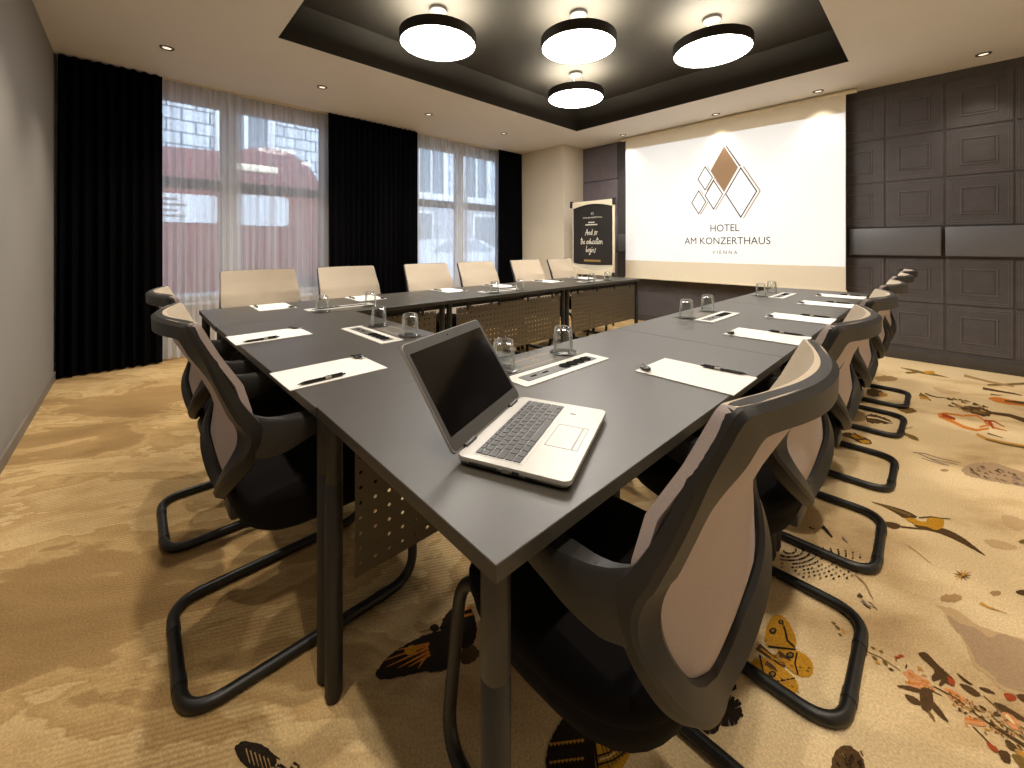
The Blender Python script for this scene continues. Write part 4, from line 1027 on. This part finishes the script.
    # seat: upholstered pad over a dark shell
    def sup(hx, y0, y1, e_=3.2, n_=40):
        cy = (y0+y1)/2; hy = (y1-y0)/2; o_ = []
        for k in range(n_):
            a = 2*math.pi*k/n_; c, s_ = math.cos(a), math.sin(a)
            o_.append((hx*math.copysign(abs(c)**(2/e_), c), cy + hy*math.copysign(abs(s_)**(2/e_), s_)))
        return o_
    bm = BM()
    lv = [(.02, .01, .478), (.60, .60, .480), (.88, .88, .476), (.97, .97, .466), (1.0, 1.0, .450), (1.0, 1.0, .432), (.985, .985, .424)]
    rings = []
    for a, b_, z_ in lv:
        c = .06; rings.append([(x*a, c+(y-c)*b_, z_ - .022*max(0, (y-.2)/.1)**2 - .012*max(0, 1-abs(x)/.2)*0) for x, y in sup(.238, -.185, .305)])
    ring_surf(bm, rings[::-1], 0); obj('seat', bm, M_seat, t, angle=60)
    bm = BM()
    lv = [(.985, .424), (.975, .400), (.93, .370), (.84, .350), (.66, .340), (.05, .338)]
    rings = []
    for a, z_ in lv:
        c = .03; rings.append([(x*a, c+(y-c)*a, z_ - .012*max(0, (y-.2)/.1)**2) for x, y in sup(.236, -.185, .303)])
    ring_surf(bm, rings[::-1], 0); obj('seat_shell', bm, M_seat, t, angle=60)
    # bracket from the frame's tip to the seat
    bm = BM(); box(bm, -.055, .055, -.185, -.10, .352, .40, bev=.012); obj('back_bracket', bm, M_blackplastic, t)
    # cantilever tube
    rt = .0155; hx = .212
    path = [(-hx*.72, .02, .355), (-hx*.72, .10, .36), (-hx*.72, .335, .375), (-hx, .315, rt), (-hx, -.30, rt), (hx, -.30, rt), (hx, .315, rt), (hx*.72, .335, .375), (hx*.72, .10, .36), (hx*.72, .02, .355)]
    pp = [Vector(p) for p in path]
    fp = fillet(pp, .085, 8)
    bm = BM(); tube(bm, fp, rt, 14); fr = obj('cantilever_frame', bm, M_tubeblack, t, angle=60)
    for s in (-1, 1):
        for x, y, r_ in ((s*.10, -.30, 40), (s*.212, .2, 0)):
            bm = BM(); 
            tube(bm, [(x-.016, y, rt), (x+.016, y, rt)] if r_ else [(x, y-.016, rt), (x, y+.016, rt)], rt+.0016, 12); 
            for v in bm.verts: v.co.z = max(v.co.z, .0005)
            obj('glide', bm, M_clamp, fr)
    return t
ch0 = make_chair(1.13)        # the nearest chair's back hangs a little lower
ch1 = make_chair()
CH = []
ordr = ['nearest', 'second', 'third', 'fourth', 'fifth', 'farthest']
for k, y in enumerate(CHR):
    CH.append((-.452, y, R(90) + R((1, 0, 1, 0, -1, 0)[k]), ['nearest black chair of the right row, largest in view, beside the laptop table', 'second black chair from the camera in the right row', 'third black chair from the camera in the right row', 'fourth black chair from the camera in the right row', 'fifth black chair from the camera in the right row', 'last black chair of the right row, nearest the tiled wall'][k]))
for k, x in enumerate(CHB):
    CH.append((x, .385, R(0) + R((0, 0)[k]), ['black chair at the front table, nearer the laptop, whole back and floor loop visible', 'black chair at the front table, farther one nearest the corner curtain'][k]))
for k, y in enumerate(CHW):
    CH.append((-3.19, y, R(-90) + R((0, 1, 0, 0, -1, 1)[k]), ['%s chair of the window row %s' % (a, b_) for a, b_ in (('first', 'from the left, before the left sheer curtains'), ('second', 'from the left, before the black curtain edge'), ('third', 'from the left, before the middle black curtain'), ('fourth', 'from the left, before the right sheer curtains'), ('fifth', 'from the left, before the narrow black curtain'), ('last', 'on the right, beside the flip chart'))][k]))
for i, (x, y, rz, lb) in enumerate(CH):
    if i < 2:
        c_ = (ch0, ch1)[i]; c_.location = (x, y, 0); c_.rotation_euler = (0, 0, rz); c_['label'] = lb
    else: dup(ch1, (x, y, 0), rz, lb)

# ------------------------------------------------------------------ projection screen
SY = 5.5
ps = thing('projection_screen', 'white pull-down projection screen showing a diamond logo', 'projection screen', (-1.98, SY, 0))
bm = BM(); box(bm, -1.31, 1.31, -.0015, .0015, .665, 2.775); obj('screen_fabric', bm, M_screenfab, ps)
bm = BM(); tube(bm, [(-1.38, .012, 2.772), (1.40, .012, 2.772)], .024, 16); obj('roller_tube', bm, M_cream, ps)
bm = BM(); box(bm, -1.32, 1.32, -.012, .012, .648, .668, bev=.004); obj('weight_bar', bm, M_cream, ps)
M_img = emis('projected white light', (1.0, 0.985, 0.96, 1), .24, rgb(190, 188, 184))
bm = BM(); quad(bm, [(-1.306, -.0025, .918), (1.306, -.0025, .918), (1.306, -.0025, 2.56), (-1.306, -.0025, 2.605)]); img = obj('projected_image', bm, M_img, ps, smooth=False)
def dia(name, cx, cz, hx, hz, m, t=None, off=0.0):
    bm = BM(); y = -.004-off
    o4 = [(cx, cz+hz), (cx+hx, cz), (cx, cz-hz), (cx-hx, cz)]
    if t is None:
        bm.faces.new([bm.verts.new((x, y, z_)) for x, z_ in o4])
    else:
        k = 1-t/hx; i4 = [(cx+(x-cx)*k, cz+(z_-cz)*k) for x, z_ in o4]
        a = [bm.verts.new((x, y, z_)) for x, z_ in o4]; b_ = [bm.verts.new((x, y, z_)) for x, z_ in i4]
        for i in range(4): bm.faces.new((a[i], a[(i+1) % 4], b_[(i+1) % 4], b_[i]))
    return obj(name, bm, m, img, smooth=False)
def zig(name, pts, m, t):
    bm = BM()
    for (xa, za), (xb, zb) in zip(pts, pts[1:]):
        d = math.hypot(xb-xa, zb-za); nx, nz = -(zb-za)/d*t/2, (xb-xa)/d*t/2
        bm.faces.new([bm.verts.new(p) for p in ((xa+nx, -.0035, za+nz), (xb+nx, -.0035, zb+nz), (xb-nx, -.0035, zb-nz), (xa-nx, -.0035, za-nz))])
    return obj(name, bm, m, img, smooth=False)
ox = 1.98
D5 = [('logo_diamond', -1.877+ox, 2.121, .165, .294, M_goldink, None), ('logo_diamond', -1.682+ox, 1.804, .183, .320, M_ink, .015), ('logo_diamond', -2.003+ox, 1.803, .115, .197, M_ink, .013), ('logo_diamond', -2.110+ox, 2.031, .099, .164, M_ink, .013), ('logo_diamond', -2.193+ox, 1.721, .098, .164, M_ink, .013)]
for nme, cx, cz, hx, hz, m_, t_ in D5:
    o = dia(nme, cx, cz, hx, hz, m_, t_)
    sh = .028
    if m_ is M_goldink:
        zig('logo_outline', [(cx+.02, cz+hz+.005), (cx+hx+.022, cz+.01)], M_ink, .011); zig('logo_outline', [(cx+.026, cz+hz+.005), (cx+hx+.03, cz+.01)], M_goldink, .006)
    elif hx > .15: zig('logo_outline', [(cx+.03, cz+hz), (cx+hx+.03, cz), (cx+.03, cz-hz)], M_goldink, .012)
    else: zig('logo_outline', [(cx+hx+.022, cz-.005), (cx+.022, cz-hz)], M_goldink, .011); zig('logo_outline', [(cx+.022, cz+hz), (cx+.06, cz+hz-.07)], M_goldink, .007)
rx = (R(90), 0, 0)
text_mesh('lettering', 'HOTEL', .13, M_ink, img, (-2.043+ox, -.0035, 1.325), rx, 'LEFT', 1.0, .0002, width=.345)
text_mesh('lettering', 'AM KONZERTHAUS', .13, M_ink, img, (-2.382+ox, -.0035, 1.160), rx, 'LEFT', 1.0, .0002, width=1.02)
text_mesh('lettering', 'VIENNA', .065, M_ink, img, (-2.020+ox, -.0035, 1.035), rx, 'LEFT', 1.5, .0002, width=.30)

# ------------------------------------------------------------------ flip chart
FYc = 4.92
fc = thing('flip_chart', 'cream flip chart stand with black clamps in the far corner', 'flip chart', (-3.485, FYc, 0), R(-2))
tilt = R(-6)
bm = BM(); prism(bm, rrect(-.375, .375, .70, 1.79, .02), -.012, .0); 
for v in bm.verts: v.co = Vector((v.co.x, -v.co.z*0 + (v.co.z), v.co.y))
board = obj('board', bm, M_board, fc)
bm = BM()
arc = [(-.37, 1.80), (.37, 1.80), (.37, 1.70)] + [(.37-.74*k/12, 1.70+.055*math.sin(math.pi*k/12)) for k in range(1, 12)] + [(-.37, 1.70)]
prism(bm, arc[::-1], 0, .018)
for v in bm.verts: v.co = Vector((v.co.x, -.012-v.co.z, v.co.y))
obj('clamp_bar', bm, M_cream, fc)
bm = BM()
arc = [(-.36, .715), (.36, .715), (.36, .85)] + [(.36-.72*k/12, .85-.075*math.sin(math.pi*k/12)) for k in range(1, 12)] + [(-.36, .85)]
prism(bm, arc[::-1], 0, .02)
for v in bm.verts: v.co = Vector((v.co.x, -.012-v.co.z, v.co.y))
obj('pen_tray', bm, M_cream, fc)
for sx in (-1, 1):
    bm = BM(); box(bm, sx*.385-.022, sx*.385+.022, -.045, .01, 1.715, 1.815, bev=.008); obj('corner_clamp', bm, M_clamp, fc)
    bm = BM(); box(bm, sx*.375-.02, sx*.375+.02, -.045, .01, .665, .765, bev=.008); obj('corner_clamp', bm, M_clamp, fc)
bm = BM(); box(bm, .358, .385, -.03, 0, .76, 1.72, bev=.004); obj('side_rail', bm, M_cream, fc)
for p in ([(-.16, .022, 1.60), (-.34, .022, .012)], [(.16, .022, 1.60), (.34, .022, .012)], [(0, .03, 1.60), (0, .50, .012)]):
    bm = BM(); tube(bm, p, .014, 12); obj('leg', bm, M_clamp, fc)
po = thing('poster', 'black printed poster with pale handwriting clipped to the flip chart', 'poster', (-3.485, FYc, 0), R(-2))
bm = BM(); arc = [(-.345, .875), (-.355, .91), (-.355, 1.70)] + [(-.355+.71*k/12, 1.70+.052*math.sin(math.pi*k/12)) for k in range(1, 12)] + [(.355, 1.70), (.355, .87)] + [(.355-.70*k/12, .87-.012*math.sin(math.pi*k/12)) for k in range(1, 12)]
prism(bm, arc[::-1], 0, .001)
for v in bm.verts: v.co = Vector((v.co.x, -.0135-v.co.z, v.co.y))
obj('sheet', bm, M_poster, po)
yy = -.0152
def strokes(name, lines, m, x0, z0, s, w):
    bm = BM()
    for ln in lines:
        pts = [Vector((x0+x*s, yy, z0+z_*s)) for x, z_ in ln]
        if len(pts) > 2:
            q = [pts[0]]
            for a, b_ in zip(pts, pts[1:]): q += [a*.7+b_*.3, a*.3+b_*.7]
            pts = q + [pts[-1]]
        for a, b_ in zip(pts, pts[1:]):
            d = (b_-a); 
            if d.length < 1e-6: continue
            n_ = Vector((-d.z, 0, d.x)).normalized()*w/2; e_ = d.normalized()*w*.3
            bm.faces.new([bm.verts.new(p) for p in (a-e_+n_, b_+e_+n_, b_+e_-n_, a-e_-n_)])
    return obj(name, bm, m, po, smooth=False)
# hand-drawn alphabet (unit x-height 1)
G = {'A': ([[(0,-.1),(.35,1.0),(.6,1.9),(.75,.9),(.8,0)], [(.05,.7),(.5,.8),(.95,.75)]], 1.05), 'n': ([[(0,0),(.1,.9),(.15,.5),(.45,1),(.6,.6),(.6,0),(.75,.1)]], .8), 'd': ([[(.6,.8),(.3,1),(.02,.4),(.3,0),(.6,.5),(.75,2),(.68,.6),(.72,0)]], .85),
     's': ([[(.5,1.1),(.2,.9),(.4,.5),(.1,-.2)]], .55), 'o': ([[(.3,1),(0,.6),(.15,0),(.5,.2),(.5,.8),(.25,.95),(.7,.9)]], .72), 't': ([[(.3,1.9),(.2,.6),(.25,0),(.45,.1)], [(0,1.35),(.7,1.5)]], .5), 'h': ([[(.05,0),(.2,1.9),(.1,.5),(.4,.95),(.5,.3),(.6,0)]], .68),
     'e': ([[(.05,.5),(.5,.7),(.3,1),(.02,.5),(.2,0),(.6,.2)]], .62), 'u': ([[(0,.9),(.1,.1),(.4,.1),(.55,.9),(.55,.1),(.7,0)]], .78), 'c': ([[(.5,.85),(.2,1),(0,.4),(.2,0),(.55,.2)]], .58), 'a': ([[(.55,.85),(.25,1),(0,.4),(.25,0),(.55,.6),(.6,0),(.7,.1)]], .74), 'i': ([[(.1,.9),(.08,.1),(.3,.05)], [(.15,1.35),(.2,1.42)]], .36),
     'b': ([[(.2,1.9),(.05,.1),(.4,.05),(.55,.6),(.1,.7)]], .66), 'g': ([[(.5,.9),(.2,1),(.05,.5),(.3,.3),(.55,.9),(.5,-.5),(.25,-.9),(.15,-.5),(.7,.2)]], .74)}
def script(txt, cx, z0, s, w):
    wd = sum(.5 if c == ' ' else G[c][1] for c in txt); x = -wd/2; ls = []
    for c in txt:
        if c == ' ': x += .5; continue
        for ln in G[c][0]: ls.append([(x+p[0]+p[1]*.12, p[1]) for p in ln])
        x += G[c][1]
    strokes('handwriting', ls, M_chalk, cx, z0, s, w)
script('And so', -.02, 1.30, .049, .0095); script('the education', -.02, 1.165, .049, .0095); script('begins', -.03, 1.045, .049, .0095)
text_mesh('lettering', 'HOTEL AM KONZERTHAUS', .03, M_chalk, po, (-.17, yy, 1.545), rx, 'LEFT', 1, .0002, width=.34)
bm = BM()
for k in range(2):
    n_ = 5 if k == 0 else 9; wd = .115 if k == 0 else .215
    for j in range(n_): x0_ = -.015-wd/2+wd*j/n_; box(bm, x0_, x0_+wd/n_*.82, yy, yy+.0003, 1.475-k*.034, 1.492-k*.034)
obj('small_print', bm, M_chalk, po, smooth=False)
bm = BM()
for j in range(14): x0_ = -.15+.30*j/14; box(bm, x0_, x0_+.30/14*.8, yy, yy+.0003, .905, .935)
obj('gold_print', bm, M_goldtext, po, smooth=False)
bm = BM(); 
for sx in (-1, 1): tube(bm, [(sx*.008-.006*0, yy, 1.595), (sx*.022, yy, 1.612), (sx*.008, yy, 1.63)], .003, 6)
obj('crest', bm, M_chalk, po)

# ------------------------------------------------------------------ daylight, camera, colour management
w = bpy.data.worlds.new('overcast sky'); SC.world = w; w.use_nodes = True
bg = w.node_tree.nodes['Background']; bg.inputs[0].default_value = (.72, .84, 1.0, 1); bg.inputs[1].default_value = 3.0
cam = bpy.data.cameras.new('camera'); co = bpy.data.objects.new('camera', cam); COL.objects.link(co)
co.location = (0, 0, H); co.rotation_euler = (R(90), 0, TH)
cam.sensor_width = 36; cam.lens = F/1024*36; cam.shift_y = (Y0-384)/1024; cam.clip_start = .02
SC.camera = co
vs = SC.view_settings; vs.view_transform = 'Standard'; vs.look = 'None'; vs.gamma = 1; vs.use_curve_mapping = False; vs.exposure = 1.18
SC.cycles.max_bounces = 10; SC.cycles.transparent_max_bounces = 24; SC.cycles.transmission_bounces = 10
SC.cycles.sample_clamp_indirect = 6; SC.cycles.use_denoising = True
SC.cycles.caustics_reflective = False; SC.cycles.caustics_refractive = False
